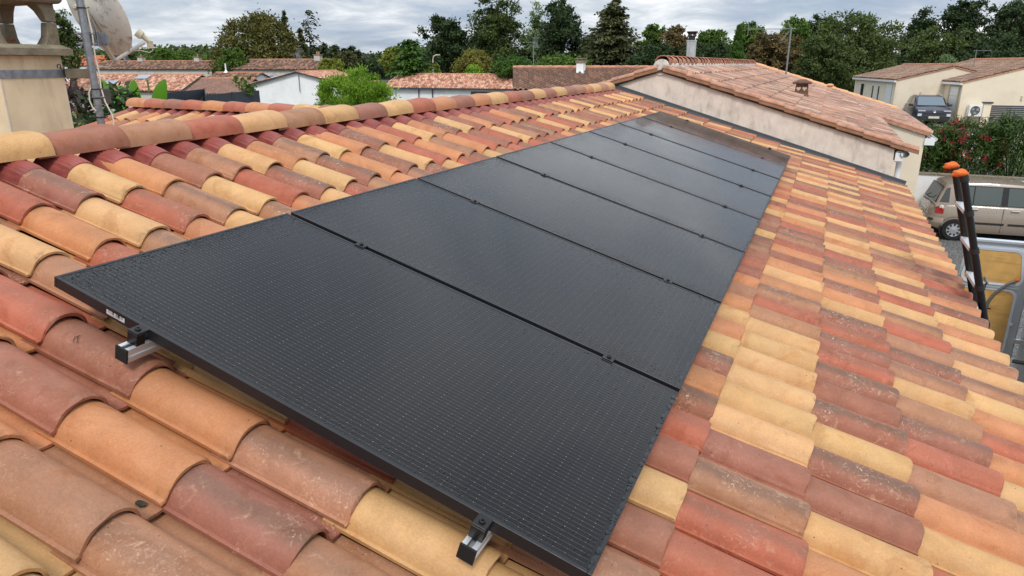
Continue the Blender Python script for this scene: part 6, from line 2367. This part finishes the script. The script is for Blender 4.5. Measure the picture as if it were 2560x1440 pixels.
T('rusty_tree', 'rusty brown-green tree left of the tall antenna pole', 1862, 2010, 84, 66, 'brown', 8, 5200, .40, 0, .9, GT, 195, 120)
T('blue_green_tree', 'blue-green tree top behind the tall antenna', 1925, 2022, 48, 84, 'mid', 6, 3800, .46, 0, 1, GT, 150)
T('dark_crown_tree', 'dark tree top just right of the tall antenna', 1995, 2072, 38, 88, 'dark', 6, 3600, .48, 0, 1, GT, 150)
T('broad_green_tree', 'broad bright oak-green tree above the pink roof end', 2015, 2262, 38, 64, 'oak', 12, 11000, .38, .6, 1, GT, 225, 240, .13, .6)
T('lower_green_tree', 'lower lighter green tree in front of the broad one', 1985, 2160, 88, 58, 'oak', 9, 6500, .36, .6, 1, GT, 225, 150)
T('right_oak', 'dark oak left of the tallest oak above the cream house', 2235, 2345, 24, 82, 'dark', 9, 6000, .45, 1.2, 1, GT, 200)
T('tallest_oak', 'tallest dark oak with sky gaps above the cream house', 2325, 2452, -14, 80, 'dark', 12, 7600, .45, 1.2, 1.2, GT, 195, 110, .16, .5)
T('edge_oak', 'dark oak at the upper right corner', 2435, 2600, 0, 78, 'dark', 11, 8000, .45, 1.2, 1, GT, 195, 150)
T('brown_oak', 'brownish oak between the two dark oaks on the right', 2270, 2420, 72, 74, 'oak', 8, 6000, .40, 1.2, 1, GT, 195)
T('low_dark_tree', 'low dark tree directly behind the tan roof', 2380, 2570, 90, 70, 'dark', 8, 6000, .40, 1.2, 1, GT, 200)
T('olive_bush', 'small grey-green olive bush behind the tan roof ridge', 2345, 2400, 138, 62, 'grey', 4, 1200, .26, 1.2, 1, GT, 180, cat='bush')
T('far_right_oak', 'large oak outside the right edge of the picture', 2590, 2760, 20, 76, 'oak', 8, 4200, .45, 1.2, 1, GT, 200)
# lower shrubs in front of the wood
T('autumn_tree', 'yellow-brown autumn tree below the poplar', 1128, 1238, 128, 80, 'autumn', 7, 2600, .42, 0, .9, GT, 200, 70, .18, .4)
T('lime_bush', 'small lime green bush above the long white house roof', 1152, 1210, 162, 74, 'bright', 4, 1600, .34, 0, .8, GT, 195, cat='bush')
T('yellow_bush', 'yellow-green bush beside the street lamp', 1052, 1105, 160, 72, 'yellow', 4, 1400, .32, 0, .8, GT, 195, cat='bush')
T('evergreen_bush', 'dense round evergreen below the tall antenna', 1222, 1345, 142, 62, 'thuja', 7, 5200, .32, 0, .9, GT, 190, cat='bush')
T('green_mound', 'green mound of foliage behind the brown roof', 1335, 1480, 138, 70, 'mid', 7, 4200, .38, 0, .9, GT, 190)
T('shade_tree', 'shaded dark tree between the tall oak and big conifer', 1420, 1520, 90, 92, 'dark', 6, 4200, .5, 0, 1, GT, 180)
T('wood_edge_tree', 'dark tree filling the wood edge behind the brown roof', 1560, 1700, 112, 78, 'dark', 7, 5000, .44, 0, 1, GT, 190)
T('dim_tree', 'dim green tree behind the pink roof ridge', 1690, 1850, 108, 72, 'dark', 7, 5000, .42, 0, 1, GT, 190)
T('backdrop_tree', 'shadowed tree low behind the poplar', 1160, 1300, 84, 104, 'dark', 8, 5200, .55, 0, 1, GT, 185)
T('backdrop_oak', 'shadowed oak low behind the thin pale tree', 1285, 1400, 92, 104, 'dark', 7, 4600, .55, 0, 1, GT, 185)
T('village_tree', 'bright green tree right of the long dark village roof', 540, 622, 122, 92, 'mid', 6, 3600, .48, -1, .9, GT, 185)
T('lime_tree', 'yellowish bush right of the shuttered house', 795, 860, 148, 82, 'yellow', 5, 1800, .40, -.5, .9, GT, 190, cat='bush')
T('scrub_tree', 'dull green tree behind the bright round bush', 830, 905, 130, 86, 'conifbrown', 5, 2600, .45, -.5, 1, GT, 185)
T('mast_tree', 'airy green tree behind the chimney and mast', 138, 215, 28, 60, 'oak', 8, 2600, .34, -.5, 1.2, GT, 190, 60, .2, .4)
T('far_left_tree', 'green tree beyond the satellite dish arm', 345, 455, 118, 128, 'mid', 7, 3600, .6, -1, .8, GT, 170)
T('pale_tree', 'pale green low tree beyond the village roofs', 430, 520, 128, 135, 'mid', 6, 2600, .6, -1, .8, GT, 170)
T('dish_tree', 'green tree seen just under the satellite dish', 255, 345, 112, 120, 'oak', 6, 3200, .6, -1, .9, GT, 170)
T('left_edge_tree', 'dark tree left of the chimney', -60, 60, 92, 110, 'dark', 6, 3600, .6, -1, .9, GT, 190)


# ------------------------------------------------------------------ distant wooded hills
def woods(name, label, x0, x1, D, ybase, yh, n, size, kind):
    n, size = int(n * 2.2), size * .55
    xs = RNG.uniform(x0, x1, n)
    dd = D * RNG.uniform(.9, 1.25, n)
    top = np.interp(xs, np.linspace(x0, x1, 9), RNG.uniform(.55, 1.0, 9))
    k = 9
    c = (xs - 1280) / 1740.0
    X = 2.088 + dd * (-.38442 + c * .91483 - .324 * .12374)
    Y = -1.288 + dd * (.87083 + c * .40385 + .324 * .28033)
    H = (4.614 + D * (157 - yh) / 1740.0 * .95) * top * RNG.uniform(.8, 1.05, n)
    P = np.repeat(np.stack([X, Y, H], 1), k, 0)
    P += RNG.normal(size=P.shape) * np.array([size, size, size * .5]) - np.array([0, 0, size * .5])
    P[:, 2] = np.maximum(P[:, 2] * np.where(RNG.uniform(0, 1, len(P)) < .45, RNG.uniform(.1, 1, len(P)), 1), .3)
    N = RNG.normal(size=P.shape) * .6 + np.array([.2, -.5, .8])
    o = leaves(name, P, N, size * 1.1, size * .8, LM[kind], None, 0, val=np.repeat(RNG.uniform(0, 1, n), k))
    tag(o, label, 'woods', kind='stuff')
    return o


hill(-1100, -100, 300, 300, 9)
hill(-900, 300, 520, 400, 14)
woods('distant_woods', 'dark wooded hillside along the left horizon', -300, 640, 330, 150, 112, 1500, 3.2, 'oak')
woods('middle_woods', 'dark green woods low on the horizon right of the conifer row', 700, 1120, 230, 150, 134, 700, 2.4, 'dark')
woods('farther_woods', 'dark woods on the horizon between the trees', 560, 1200, 520, 150, 118, 1100, 4.5, 'dark')  # same dark leaf colours as the middle woods
woods('village_greenery', 'low green trees among the far village roofs', 150, 640, 165, 160, 148, 420, 1.5, 'mid')
woods('backdrop_woods', 'deep dark wood behind the tree belt', 1040, 2800, 125, 160, 112, 1700, 2.0, 'dark')
